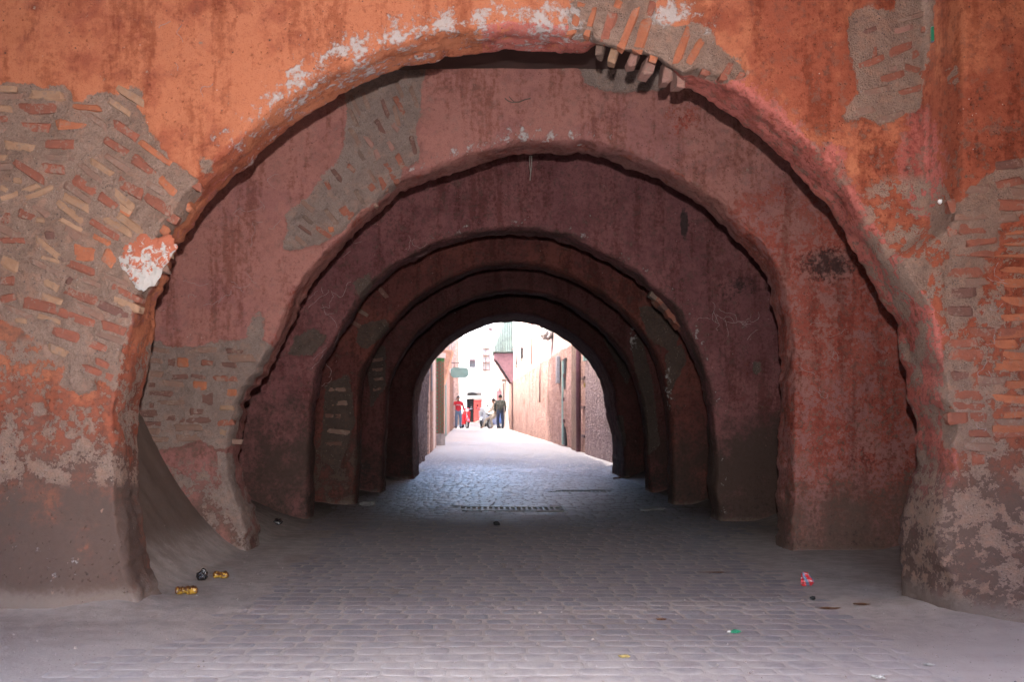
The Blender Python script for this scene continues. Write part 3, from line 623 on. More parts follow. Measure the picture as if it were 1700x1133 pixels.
# ------------------------------------------------------------------ ground
def xl(y): return np.interp(y, [2, 3.83, 4.0, 5.4, 7.0, 8.3, 9.6, 11.5, 13], [-3, -3, -1.92, -1.86, -1.72, -1.48, -1.32, -1.20, -1.05])
def xr(y): return np.interp(y, [2, 3.83, 4.0, 5.4, 7.0, 8.3, 9.6, 11.5, 13], [3, 3, 2.5, 2.45, 2.2, 2.02, 1.95, 1.9, 1.9])
def gz(x, y):
    x = np.asarray(x, float); y = np.asarray(y, float)
    L = xl(y); bank = np.clip((L+.60-x)/.60, 0, 1.6)
    z = np.where(y > 3.95, np.interp(y, [4, 5.45, 6.2, 7.2, 8], [.80, .78, .42, .14, .03])*bank**1.6*(1+.05*fbm(x*.4, y*1.2, 0*x, 3, 3, 903))+.004*bank*fbm(x, y, 0*x, 16, 3, 904), 0)
    R = xr(y); bk = np.clip((x-(R-.4))/.4, 0, 1.5); z = z+np.where(y > 3.95, .10*bk**2, 0)
    z = z+.05*sstep(3.40, 3.95, y)**2*sstep(4.2, 3.9, y)*sstep(-1.15, -1.5, x)+.02*sstep(3.2, 3.6, y)*sstep(4.1, 3.8, y)*sstep(1.55, 1.8, x)
    # dust drifts over the setts towards the sides
    far = sstep(5.6, 7.2, y)
    edge = np.maximum(sstep(-.80-.40*sstep(3.6, 2.8, y), -1.15-.30*sstep(3.6, 2.8, y), x)*(1-far)+far*sstep(L+.32, L+.12, x), sstep(1.25, 1.65, x)*sstep(7, 5, y)+sstep(1.62, 1.8, x)*(1-far)+far*sstep(R-.3, R-.1, x))
    z = z+edge*.007
    z = z-.010*sstep(.9, .2, np.abs(x-.25))*sstep(6.5, 8, y)*sstep(9.5, 8, y)
    return z-.0012-.0004*sstep(2.2, 3.2, y)-.011*sstep(5.2, 9.5, y)*(1-np.clip(edge, 0, 1))+fbm(x, y, 0*x, 1.1, 3, 901)*.004+fbm(x, y, 0*x, 12, 3, 902)*.0005*(1+2.5*np.clip(edge, 0, 1))

t = NT("sandy_dust"); n1 = t.noise(1.6, 5); n2 = t.noise(13, 7, .65); n3 = t.noise(120, 4, .6)
sp = t.n("ShaderNodeSeparateXYZ"); t.set(sp.inputs[0], t.pos)
c = t.mix(t.ramp(n2, .35, .65), (.36, .312, .29), (.28, .243, .225)); c = t.mix(t.ramp(n1, .5, .7, 0, .4), c, (.16, .12, .105))
c = t.mix(t.ramp(n3, .58, .72, 0, .4), c, (.33, .27, .24))
c = t.mix(t.mul(t.ramp(n2, .25, .6, .35, .85), t.ramp(sp.outputs[1], 3.7, 2.7)), c, (.47, .43, .41))  # pale dust towards the camera, which also paints in the foreground light
v = t.voro(150, out=1); c = t.mix(t.mul(t.ramp(t.voro(150), .35, .25), t.ramp(v, .86, .88)), c, (.06, .05, .05))
c = t.mix(t.ramp(t.add(sp.outputs[2], t.mul(t.add(n2, -.5), .12)), .03, .22), c, t.mix(n2, (.095, .068, .058), (.165, .12, .102)))
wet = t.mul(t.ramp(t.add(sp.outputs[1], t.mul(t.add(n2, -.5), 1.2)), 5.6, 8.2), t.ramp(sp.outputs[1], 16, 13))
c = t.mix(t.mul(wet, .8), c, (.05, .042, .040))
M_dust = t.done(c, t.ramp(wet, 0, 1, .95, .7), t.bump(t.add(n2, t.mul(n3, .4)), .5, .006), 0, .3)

xs = np.linspace(-2.5, 2.7, 210); ys = np.r_[np.linspace(1.2, 7.2, 290), np.linspace(7.23, 13.6, 210)]
GX, GY = np.meshgrid(xs, ys, indexing='ij')
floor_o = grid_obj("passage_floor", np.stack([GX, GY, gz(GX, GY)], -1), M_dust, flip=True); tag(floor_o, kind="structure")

t = NT("pale_alley_ground"); n1 = t.noise(.5, 6); n2 = t.noise(9, 6); br = t.n("ShaderNodeTexBrick")
t.set(br.inputs[0], t.pos); br.inputs["Scale"].default_value = 4.2; br.inputs["Mortar Size"].default_value = .03; br.inputs["Color1"].default_value = (.52,.46,.38,1); br.inputs["Color2"].default_value = (.48,.42,.35,1); br.inputs["Mortar"].default_value = (.33,.30,.28,1)
c = t.mix(t.ramp(n2, .4, .7, 0, .5), br.outputs[0], (.52, .46, .39)); c = t.mix(t.ramp(n1, .5, .7, 0, .3), c, (.27, .24, .23))
M_alleyfloor = t.done(c, .85, t.bump(t.add(n2, br.outputs[1]), .4, .01))
g = mesh_obj("alley_pavement", [(-8,13.5,-.012),(8,13.5,-.012),(8,110,-.012),(-8,110,-.012)], [(0,1,2,3)], M_alleyfloor); tag(g, kind="structure")
g = mesh_obj("ground", [(-900,-900,-.06),(900,-900,-.06),(900,900,-.06),(-900,900,-.06)], [(0,1,2,3)], plain("earth", (.28,.22,.19), .95, .3, .4)); tag(g, kind="structure")

# setts: rows across the passage
t = NT("stone_setts"); tone = t.attr("tone"); n2 = t.noise(11, 6, .6); n3 = t.noise(90, 5, .65); n1 = t.noise(2.2, 5)
sp = t.n("ShaderNodeSeparateXYZ"); t.set(sp.inputs[0], t.pos)
c = t.mix(tone, (.175, .168, .192), (.285, .238, .245)); c = t.mix(t.ramp(tone, .72, .8, 0, .6), c, (.16, .165, .19))
c = t.mix(t.ramp(n3, .5, .66, 0, .5), c, (.13, .112, .115)); c = t.mix(t.ramp(n2, .52, .66, 0, .5), c, (.15, .128, .128))
dust = t.add(n2, t.mul(t.add(n1, -.5), .6)); dustm = t.mul(t.ramp(dust, .42, .66, .08, .5), t.ramp(sp.outputs[1], 8.2, 5.2, .1, 1))
c = t.mix(dustm, c, (.345, .30, .28)); c = t.mix(t.mul(t.ramp(dust, .25, .6, .35, .85), t.ramp(sp.outputs[1], 3.7, 2.7)), c, (.47, .43, .41))  # second mix: paler dust nearest the camera, carrying painted foreground brightness
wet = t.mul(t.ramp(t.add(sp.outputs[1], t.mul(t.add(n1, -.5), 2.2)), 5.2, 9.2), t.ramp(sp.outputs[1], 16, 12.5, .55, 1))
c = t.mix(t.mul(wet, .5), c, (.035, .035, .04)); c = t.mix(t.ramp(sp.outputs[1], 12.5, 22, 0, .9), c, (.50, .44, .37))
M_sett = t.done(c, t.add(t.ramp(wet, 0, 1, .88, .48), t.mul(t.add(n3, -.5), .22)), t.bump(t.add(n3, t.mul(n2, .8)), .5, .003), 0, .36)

def sett_shape(r):
    """rounded low block, unit footprint, top at z=0; returns verts, faces"""
    A = []; rings = [(.5, -.04), (.5, -.0016), (.44, -.0004), (.33, 0.0)]
    k = 16; jit = [r.uniform(-.014, .014) for _ in range(k)]; tx, ty = r.gauss(0, .0004), r.gauss(0, .0004)
    for rad, z in rings:
        for i in range(k):
            a = 2*math.pi*(i+.5)/k; c_, s_ = math.cos(a), math.sin(a); m = (abs(c_)**10+abs(s_)**10)**(-1/10)
            A.append((c_*m*(rad+jit[i]), s_*m*(rad+jit[i]), z+tx*c_+ty*s_))
    Fc = [(j*k+i, j*k+(i+1) % k, (j+1)*k+(i+1) % k, (j+1)*k+i) for j in range(1, 3) for i in range(k)]
    Fc += [tuple(3*k+i for i in range(k))]
    return A, Fc
setts = []
r = random.Random(31); y = 2.30; row = 0
drains = [(-.17, .65, 7.80, 8.10), (.70, 1.22, 9.55, 9.80)]
while y < 27:
    dp = r.uniform(.078, .100); lo = max(-1.6, float(xl(y))+.1 if y > 4 else -1.6); hi = min(1.85, float(xr(y))-.1)
    x = lo+r.uniform(-.1, .05); drift = r.uniform(-.01, .01)
    while x < hi:
        w = r.choice([.085, .10, .11, .12, .14])*r.uniform(.92, 1.08)
        cx, cy = x+w/2, y+dp/2+math.sin(x*1.3+row*.15)*.010+drift*.5*x
        if not any(a-.03 < cx < b+.03 and c_-.04 < cy < d_+.04 for a, b, c_, d_ in drains):
            setts.append((cx, cy, w-.008*r.uniform(.6, 1.8), dp-.007*r.uniform(.6, 1.8), r.random(), r.gauss(0, .0004 if y < 6 else .0012), r.gauss(0, .004 if y < 6 else .012), r.gauss(0, .003 if y < 6 else .010), r.gauss(0, .012), r.random()))
        x += w
    y += dp; row += 1
def in_view(s): px, _ = to_px(s[0], s[1], 0); return -30 < px < 1730 and s[1] > 2.7 and abs(s[0]-.15) < 1.35
order = sorted([s for s in setts if in_view(s)], key=lambda s: s[1]); near = order[:300]; ids = set(map(id, near))
vr = []
for k in range(24):
    A, Fc = sett_shape(random.Random(k+900)); me = bpy.data.meshes.new("sett"); me.from_pydata(A, [], Fc); me.polygons.foreach_set("use_smooth", [True]*len(Fc))
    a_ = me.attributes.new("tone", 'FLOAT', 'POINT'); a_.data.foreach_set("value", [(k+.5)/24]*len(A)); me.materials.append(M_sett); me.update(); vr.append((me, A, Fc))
VV, FF, TT = [], [], []
zc = {}
allz = gz(np.array([s[0]*.93+.01 for s in setts]), np.array([s[1] for s in setts]))
base_z = fbm(np.array([s[0] for s in setts]), np.array([s[1] for s in setts]), 0*np.array([s[0] for s in setts]), 1.1, 3, 901)*.004
for i, s in enumerate(setts):
    cx, cy, w, d_, tn, dz, rx, ry, rz, pick = s
    dip = -.010*float(sstep(.9, .2, abs(cx-.25))*sstep(6.5, 8, cy)*sstep(9.5, 8, cy))
    z = -.00005+float(base_z[i])+dz+dip
    me, A, Fc = vr[int(pick*24) % 24]
    if id(s) in ids:
        o = link(bpy.data.objects.new("sett", me), floor_o); o.location = (cx, cy, z); o.scale = (w, d_, 1); o.rotation_euler = (rx, ry, rz)
    else:
        M = Matrix.Translation((cx, cy, z)) @ Matrix.Rotation(rz, 4, 'Z') @ Matrix.Rotation(ry, 4, 'Y') @ Matrix.Rotation(rx, 4, 'X') @ Matrix.Diagonal((w, d_, 1, 1))
        n = len(VV); VV += [tuple(M @ Vector(a)) for a in A]; FF += [tuple(q+n for q in f) for f in Fc]; TT += [tn]*len(A)
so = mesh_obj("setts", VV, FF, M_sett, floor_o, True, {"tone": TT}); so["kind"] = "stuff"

# loose grit
g = MB(); r = random.Random(5)
for k in range(900):
    x, y = r.uniform(-1.6, 1.8), 2.4+r.random()**1.4*5.0
    s = r.uniform(.0015, .0055)*(1.6 if r.random() < .06 else 1); z = float(gz(x, y))
    if abs(x-.25) < 1.1: z += .006
    p = [(x+s*math.cos(a)*r.uniform(.6, 1.1), y+s*math.sin(a)*r.uniform(.6, 1.1), z) for a in (0, 1.3, 2.5, 3.8, 5)]
    g.add(p+[(x, y, z+s*r.uniform(.6, 1))], [(0,1,5),(1,2,5),(2,3,5),(3,4,5),(4,0,5)])
go = g.build("grit", plain("grit_stone", (.30, .25, .23), .9, .5, 60)); tag(go, "loose grit and tiny stones scattered over the passage floor", "grit", kind="stuff")

# ------------------------------------------------------------------ passage shell
M_shell = wall_material("passage_plaster", (.16,.055,.045), (.13,.045,.04), (.18,.06,.045), (.09,.07,.063), (.115,.09,.08), (.065,.042,.034), 41, .69)
def shell(name, sgn):
    ys = np.linspace(3.98, 12.4, 170); zs = np.linspace(-.05, 2.7, 60); Yg, Zg = np.meshgrid(ys, zs, indexing='ij')
    Xg = (xl(Yg) if sgn < 0 else xr(Yg))+fbm(Yg, Zg, 0*Yg, 1.5, 4, 61)*.02
    z0 = np.zeros(Yg.shape); d = sstep(1.0, .2, Zg)*.8
    o = grid_obj(name, np.stack([Xg, Yg, Zg], -1), M_shell, {"expo": z0-.1, "dust": sstep(.16, 0, Zg), "grime": z0+.6, "dirt": d, "pink": z0, "flake": z0, "blackening": z0, "wear": d*.4}); tag(o, kind="structure"); return o
shell("wall_left", -1); shell("wall_right", 1)
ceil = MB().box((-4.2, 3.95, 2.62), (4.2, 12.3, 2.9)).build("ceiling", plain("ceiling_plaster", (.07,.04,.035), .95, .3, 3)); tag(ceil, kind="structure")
# unseen walls and roof added to block skylight; roof gap lights the near floor
M_rear = plain("rear_plaster", (.22,.09,.06), .92, .3, 3)
b = MB().box((-3.3, -11, -.05), (-3.0, 3.9, 3.6)).build("wall_rear_left", M_rear); tag(b, kind="structure")
b = MB().box((3.0, -11, -.05), (3.3, 3.9, 3.6)).build("wall_rear_right", M_rear); tag(b, kind="structure")
b = MB().box((-3.3, -11, 3.3), (3.3, -2.6, 3.55)).box((-3.3, 1.25, 2.75), (3.3, 3.7, 3.55)).box((-3.3, 1.15, 2.25), (3.3, 1.40, 2.747)).build("skylight_baffle", M_rear); tag(b, kind="structure")  # added roof out of view; gap and hanging lintel shaped to steer skylight
# houses over the passage
hm = MB(); hm.box((-7, 4.2, 2.95), (7, 12.2, 7.0))
hm.box((-7, 4.2, -.05), (-2.6, 12.2, 2.95)); hm.box((2.7, 4.2, -.05), (7, 12.2, 2.95))
hb = hm.build("upper_house", M_rear); tag(hb, "plastered house mass built above and beside the covered passage", "house")

# ------------------------------------------------------------------ drains
M_iron = plain("wet_iron", (.06, .058, .058), .55, .3, 30, .2, .5)
M_dark = plain("dark_void", (.012, .012, .013), .9, .2, 10)
for k, (x0, x1, y0, y1) in enumerate(drains):
    e = empty("drain_grate", ((x0+x1)/2, (y0+y1)/2, -.008)); w, d_ = (x1-x0)/2, (y1-y0)/2
    tag(e, ["long iron drain grate set across the wet setts in the middle", "shorter iron drain grate farther back towards the right piers"][k], "drain", "iron drains in the passage floor")
    MB().box((-w, -d_, -.07), (w, d_, -.06)).build("pit", M_dark, e)
    fr = MB(); fr.box((-w-.02, -d_-.02, -.03), (w+.02, -d_, .003)); fr.box((-w-.02, d_, -.03), (w+.02, d_+.02, .003)); fr.box((-w-.02, -d_, -.03), (-w, d_, .003)); fr.box((w, -d_, -.03), (w+.02, d_, .003))
    fr.build("frame", M_iron, e)
    n = int(2*w/.046); bar = MB().box((-.009, -d_, -.02), (.009, d_, 0)).build("bar", M_iron, e, bevel=.003); bar.location = (-w+.04, 0, 0)
    for q in range(1, n):
        o = link(bar.copy(), e); o.location = (-w+.04+q*(2*w-.06)/n, 0, r.uniform(-.002, .002))

# ------------------------------------------------------------------ small things in the passage
def crumple(name, px, py, size, mats, seed, label, cat, group=None, rz=0.0, mat_fn=None):
    d = ground_d(py); x = (px-VX)*d/F; bm = bmesh.new(); bmesh.ops.create_icosphere(bm, subdivisions=4, radius=.5)
    r = random.Random(seed); sx, sy, sz = size
    P = np.array([v.co[:] for v in bm.verts])
    n = fbm(P[:, 0]+seed, P[:, 1], P[:, 2], 2.6, 3, seed)*.34; rid = np.abs(fbm(P[:, 0]+seed, P[:, 1], P[:, 2], 3.2, 2, seed+5))*.3
    for i, v in enumerate(bm.verts):
        v.co = v.co*(1+n[i]-rid[i])
    zmin = min(v.co.z for v in bm.verts)*.75
    for v in bm.verts: v.co.z = max(v.co.z, zmin)-zmin; v.co = Vector((v.co.x*sx, v.co.y*sy, v.co.z*sz))
    me = bpy.data.meshes.new(name); bm.to_mesh(me)
    for m in mats: me.materials.append(m)
    if mat_fn:
        for p in me.polygons: p.material_index = mat_fn(p.center, p.normal)
    bm.free(); o = link(bpy.data.objects.new(name, me)); o.location = (x, d, float(gz(x, d))+.003); o.rotation_euler = (0, 0, rz)
    return tag(o, label, cat, group)
M_blackp = plain("black_plastic", (.012, .010, .012), .22, .3, 30, 0, .6)
M_amber = plain("amber_wrapper", (.52, .30, .04), .30, .55, 22, 0, .6); M_brownw = plain("brown_wrapper", (.11, .04, .012), .35, .4, 30, 0, .5)
M_redw = plain("red_foil", (.55, .012, .02), .28, .35, 40, 0, .6); M_bluew = plain("blue_foil", (.13, .2, .30), .3, .4, 60, 0, .6); M_silver = plain("silver_foil", (.5, .5, .52), .3, .3, 60, .4, .6)
M_green = plain("green_plastic", (.02, .22, .12), .35, .2, 40); M_white = plain("white_paper", (.42, .41, .39), .8, .2, 40)
crumple("plastic_bag", 336, 968, (.050, .040, .05), [M_blackp, M_redw], 3, "shiny black crumpled wrapper beside two amber wrappers", "litter", "litter on the passage floor")
crumple("plastic_bag", 462, 881, (.055, .04, .045), [M_blackp, M_white], 8, "small shiny black wrapper at the foot of the second arch", "litter", "litter on the passage floor")
def twist_wrapper(px, py, L, H, seed, label, rz):
    d = ground_d(py); x = (px-VX)*d/F; n = 40; k = 20; V = []
    for i in range(n+1):
        q = i/n; rad = .5*(.62+.38*abs(math.cos((q-.12)*math.pi*1.75)))*(1 if .06 < q < .94 else .82)
        row_ = []
        for j in range(k+1):
            a = 2*math.pi*(j % k)/k; rr = rad*(1+.34*float(vnoise(q*9, math.cos(a)*2.2+seed, math.sin(a)*2.2, seed))+.14*float(vnoise(q*23, math.cos(a)*5+seed, math.sin(a)*5, seed)))
            row_.append(((q-.5)*L, math.cos(a)*rr*H*.9, max(0, .42*H+math.sin(a)*rr*H)))
        V.append(row_)
    V[0] = [(-.5*L, 0, .4*H)]*(k+1); V[-1] = [(.5*L, 0, .4*H)]*(k+1)
    o = grid_obj("wrapper", np.array(V), M_amber); o.data.materials.append(M_brownw)
    for p in o.data.polygons:
        if p.center.x < -.40*L or p.center.x > .45*L or .09*L < p.center.x < .16*L or (p.normal.z < -.2): p.material_index = 1
    o.location = (x, d, float(gz(x, d))+.002); o.rotation_euler = (0, 0, rz); tag(o, label, "litter", "litter on the passage floor")
twist_wrapper(310, 990, .092, .036, 2, "larger amber twisted wrapper lying nearest the left pier", .12)
twist_wrapper(367, 963, .072, .034, 6, "smaller amber twisted wrapper behind the black wrapper", -.2)
crumple("foil_wrapper", 1338, 975, (.062, .045, .066), [M_redw, M_bluew, M_silver], 12, "crumpled red and blue foil wrapper near the right piers", "litter", "litter on the passage floor",
        mat_fn=lambda c, n: 1 if (math.sin(c.x*190+c.z*90) > .25 and c.x > -.016) else (2 if math.sin(c.z*260+c.x*70) > .93 else 0))
crumple("plastic_scrap", 1218, 1052, (.050, .02, .012), [M_green, M_white], 21, "flat green and white plastic scrap in the right foreground", "litter", "litter on the passage floor", mat_fn=lambda c, n: 1 if c.x < -.012 else 0)
crumple("paper_scrap", 1457, 1129, (.036, .03, .010), [M_white], 22, "pale paper scrap at the bottom right corner of the floor", "litter", "litter on the passage floor")
crumple("paper_scrap", 1541, 1107, (.03, .022, .008), [M_white], 23, "small pale paper scrap below the right front pier", "litter", "litter on the passage floor")
crumple("leaf_scrap", 1036, 1093, (.040, .02, .008), [plain("dry_leaf", (.40, .31, .12), .8, .3, 50)], 24, "dry yellowish leaf on the foreground setts", "litter", "litter on the passage floor")
crumple("debris", 824, 872, (.05, .03, .03), [M_dark], 25, "small black scrap on the dark setts mid passage", "litter", "litter on the passage floor")
crumple("debris", 1097, 1031, (.034, .02, .008), [M_brownw], 26, "flat dark brown scrap right of centre on the foreground setts", "litter", "litter on the passage floor")
crumple("debris", 1375, 1012, (.075, .035, .006), [M_brownw], 27, "flat dark brown peel before the right front pier", "litter", "litter on the passage floor")
crumple("debris", 1349, 997, (.026, .018, .016), [M_dark], 28, "tiny black crumb just below the red foil wrapper", "litter", "litter on the passage floor")
crumple("debris", 1180, 952, (.16, .03, .006), [M_brownw], 29, "long thin brown smear of debris left of the right second pier", "litter", "litter on the passage floor")
crumple("debris", 1430, 1007, (.06, .02, .006), [M_brownw], 33, "flat brown scrap close beside the right front pier", "litter", "litter on the passage floor")
crumple("cardboard_scrap", 1083, 846, (.22, .20, .03), [plain("grey_card", (.17, .16, .16), .6, .4, 14)], 30, "flattened grey cardboard lying at the fourth right pier", "litter", "litter on the passage floor")
crumple("plastic_bag", 610, 840, (.14, .09, .05), [plain("grey_film", (.15, .14, .14), .5, .4, 20)], 31, "greyish crumpled film at the fourth left pier", "litter", "litter on the passage floor")
crumple("debris", 1025, 795, (.10, .06, .03), [M_brownw], 32, "small dark red scrap beside the exit arch foot", "litter", "litter on the passage floor")
# wire at the crown of the second arch
w = MB(); p0 = at(881, 262, 5.5)
w.tube([p0+Vector((-.004, 0, .01)), p0+Vector((-.006, -.005, -.04)), p0+Vector((.0, -.004, -.08)), p0+Vector((-.004, 0, -.125))], .0028, 6)
w.tube([p0+Vector((.006, 0, .01)), p0+Vector((.005, .003, -.05)), p0+Vector((-.004, 0, -.125))], .0022, 6)
tag(w.build("hanging_wire", plain("galvanised_wire", (.35, .33, .30), .45, .3, 40, .6)), "bent wire loop hanging from the second arch's crown", "wire")
w = MB(); q = [at(x, y, 5.37) for x, y in ((838,163),(843,167),(850,170),(862,169),(872,165),(881,163))]; w.tube(q, .0032, 6)
w.tube([at(845,160,5.37), at(849,165,5.36), at(855,170,5.37)], .0025, 6)
tag(w.build("twig", plain("dry_twig", (.10, .07, .06), .8, .3, 40)), "dry twig stuck on the red face of the second arch", "twig")
i_ = int(np.argmin((pts1[0]-1566)**2+(pts1[1]-335)**2)); pp = pts1[2][i_]
bm = bmesh.new(); bmesh.ops.create_icosphere(bm, subdivisions=3, radius=.010)
for v in bm.verts: v.co *= 1+.5*float(vnoise(v.co.x*90, v.co.y*90, v.co.z*90, 4))
me = bpy.data.meshes.new("paper_wad"); bm.to_mesh(me); bm.free(); me.materials.append(plain("bright_paper", (.80,.80,.80), .8, .1, 60))
o = link(bpy.data.objects.new("paper_wad", me)); o.location = (float(pp[0]), float(pp[1])-.006, float(pp[2])); tag(o, "white paper wad stuffed in a crack of the right pier", "paper")
i_ = int(np.argmin((pts1[0]-1549)**2+(pts1[1]-46)**2)); pp = pts1[2][i_]
o = MB().box((-.008, -.006, -.03), (.008, .008, .03)).build("wrapper_scrap", M_green, bevel=.003); o.data.materials.append(M_white); o.data.materials.append(M_bluew)
for p in o.data.polygons: p.material_index = 1 if p.center.z > .012 else (2 if p.center.z < -.014 else 0)
o.location = (float(pp[0]), float(pp[1]), float(pp[2])); tag(o, "green and white wrapper scrap wedged high on the right pier edge", "litter")

# ------------------------------------------------------------------ the alley beyond
def rough_wall(name, colA, colB, colC, dado=None, scale=30, bump=.8, dark=(.1,.06,.05)):
    t = NT(name); n1 = t.noise(.9, 6); n2 = t.noise(6, 7, .65); v = t.voro(scale, out=0); n3 = t.noise(scale*1.4, 4)
    st = t.noise(3.2, 6, .6, vec=t.scalevec(t.pos, (1, 1, .12)))
    sp = t.n("ShaderNodeSeparateXYZ"); t.set(sp.inputs[0], t.pos)
    c = t.mix(t.ramp(n2, .35, .65), colA, colB)
    c = t.mix(t.ramp(n3, .48, .58, 0, .8), c, tuple(x*.40 for x in colB)); c = t.mix(t.ramp(n1, .5, .68, 0, .35), c, dark)
    c = t.mix(t.ramp(st, .5, .68, 0, .65), c, dark)
    h = t.add(t.mul(v, 1.2), n3)
    if dado is not None:
        d = t.ramp(t.add(sp.outputs[2], t.mul(t.add(n2, -.5), .15)), dado-.03, dado+.03)
        up = t.mix(t.ramp(n2, .4, .65), colC, tuple(x*.88 for x in colC)); up = t.mix(t.ramp(st, .54, .74, 0, .4), up, colA)
        c = t.mix(d, c, up); h = t.mul(h, t.ramp(d, 0, 1, 1, .15))
    return t.done(c, .92, t.bump(h, bump, .02), 0, .2)
M_rw = rough_wall("right_house_plaster", (.44,.28,.235), (.31,.18,.148), (.43,.33,.30), 2.3, 16, 1.0, (.16,.088,.07))
M_peb = rough_wall("pebble_dash", (.40,.29,.275), (.27,.185,.175), (.5,.3,.2), None, 22, .8, (.14,.09,.08))
M_greywall = rough_wall("grey_rough_render", (.22,.175,.175), (.13,.10,.10), (.5,.3,.2), None, 20, 1.5, (.09,.07,.07))
M_pink = rough_wall("pink_render", (.66,.46,.39), (.58,.38,.31), (.7,.5,.42), None, 12, .3, (.45,.27,.2))
M_wood = rough_wall("weathered_wood", (.36,.21,.15), (.27,.15,.11), (.5,.3,.2), None, 14, .4, (.14,.08,.06))
M_whitew = plain("white_render", (.80,.77,.74), .9, .08, 2)
M_creamw = plain("cream_render", (.74,.64,.56), .9, .1, 2)
M_maroon = plain("maroon_paint", (.19,.095,.105), .6, .25, 9); M_teal = plain("pale_teal_paint", (.24,.34,.31), .6, .2, 10)
M_void = M_dark; M_reddoor = plain("red_door_paint", (.58,.07,.06), .6, .35, 9)
M_metalgrey = plain("grey_metal", (.24,.24,.26), .5, .2, 20, .3); M_stud = plain("stud_iron", (.12,.07,.07), .5, .3, 20, .5)
def XR(d): return 2.09-.0218*(d-16)
def XL(d): return float(np.interp(d, [12.4, 18.5, 22, 23, 26, 51, 90], [-.86, -1.0, -1.02, -1.02, -1.08, -1.47, -2.1]))

# right long house
rh = empty("alley_house", (3.4, 30, 0)); tag(rh, "long pink and brown plastered house lining the right of the alley", "house", "houses along the sunny alley")
def child(o, root): o.parent = root; o.matrix_parent_inverse = Matrix.Translation(root.location).inverted(); return o
ys = np.linspace(12.45, 50, 260); zs = np.linspace(-.05, 7, 70); Yg, Zg = np.meshgrid(ys, zs, indexing='ij')
Xg = XR(Yg)+fbm(Yg*.6, Zg, 0*Yg, 1.1, 4, 71)*.035
child(grid_obj("wall", np.stack([Xg, Yg, Zg], -1), M_rw), rh)
child(MB().prism([(XR(12.45)+.1, 12.45), (7, 12.45), (7, 50), (XR(50)+.1, 50)], 0, 6.95, 'z').build("house_body", M_pink), rh)
def on_right(name, d0, d1, z0, z1, thick, mat, off=.0, bevel=0):
    n = MB().prism([(XR(d0)-off-thick, d0), (XR(d0)+.08-off*0, d0), (XR(d1)+.08, d1), (XR(d1)-off-thick, d1)], z0, z1, 'z').build(name, mat, bevel=bevel); return child(n, rh)
on_right("pebble_dash_panel", 12.46, 18.9, -.02, 4.5, .07, M_peb)
on_right("pilaster", 20.3, 21.3, -.02, 2.55, .06, rough_wall("dark_pebble", (.30,.20,.15), (.2,.13,.10), (.5,.3,.2), None, 50, 1.0))
def pipe_r(d, z0, z1, rad, mat, off=.08):
    x = XR(d)-off; return MB().tube([(x, d, z0), (x, d, (z0+z1)/2), (x, d, z1)], rad, 10).build("downpipe", mat, smooth=True)
child(pipe_r(19.7, 0, 4.6, .05, plain("maroon_pipe", (.16,.07,.09), .5, .3, 20), .10), rh)
dr = on_right("studded_door", 18.95, 19.6, .02, 2.6, .02, plain("aged_door", (.36,.21,.165), .7, .3, 8))
for z in (.32, .88, 1.45, 2.0): child(MB().box((XR(19.3)-.075, 18.97, z-.025), (XR(19.3)-.02, 19.58, z+.025)).build("rail", M_stud), rh)
child(MB().box((XR(18.9)-.09, 18.88, 1.26), (XR(18.9)-.05, 18.96, 1.34)).build("lock", plain("brass", (.5,.38,.12), .4, .2, 30, .7), bevel=.01), rh)
child(MB().box((XR(18.7)-.13, 18.62, 1.75), (XR(18.7)-.06, 18.78, 2.6)).build("shutter", M_teal, bevel=.006), rh)
on_right("door_recess", 22.95, 23.5, .02, 2.05, .012, M_void)
for z in (.55, 1.05, 1.6): child(MB().box((XR(23.1)-.06, 22.98, z), (XR(23.1)-.012, 23.1, z+.08)).build("hinge", M_stud), rh)
child(MB().box((XR(23.45)-.05, 23.35, .03), (XR(23.45)-.013, 23.47, 2.0)).build("door_leaf", M_teal), rh)
child(MB().box((XR(24.2)-.10, 24.0, 1.5), (XR(24.2)-.03, 24.5, 2.15)).build("meter_plate", M_metalgrey, bevel=.01), rh)
child(pipe_r(29.6, 1.1, 2.3, .02, M_stud, .07), rh); child(pipe_r(33, 2.4, 4.4, .025, plain("pinkpipe", (.45,.25,.2), .6), .07), rh)
for k, (px_, py_) in enumerate(((850,608),(858,598),(867,587))):
    d = 1.0; 
    for it in range(30): d = XR(max(d, 16))*F/(px_-VX)
    z = EYE+(VY-py_)*d/F
    child(MB().box((XR(d)-.05, d-.22, z-.22), (XR(d)+.02, d+.22, z+.22)).build("window", M_void), rh)
    child(MB().box((XR(d)-.09, d-.3, z-.28), (XR(d)-.02, d+.3, z-.22)).build("sill", M_pink), rh)
cb = MB()
def wire_r(pts_, rad=.012):
    cb.tube([(XR(d)-.06, d, z) for d, z in pts_], rad, 6)
wire_r([(26, 3.2), (30, 3.45), (34, 3.5), (36, 3.9), (40, 3.75), (46, 3.7)], .014); wire_r([(20, 3.0), (24, 3.1), (26, 3.2)], .012); wire_r([(30, 3.45), (30.2, 4.6)], .012)
child(cb.build("wall_cable", plain("painted_cable", (.50,.30,.25), .7)), rh)
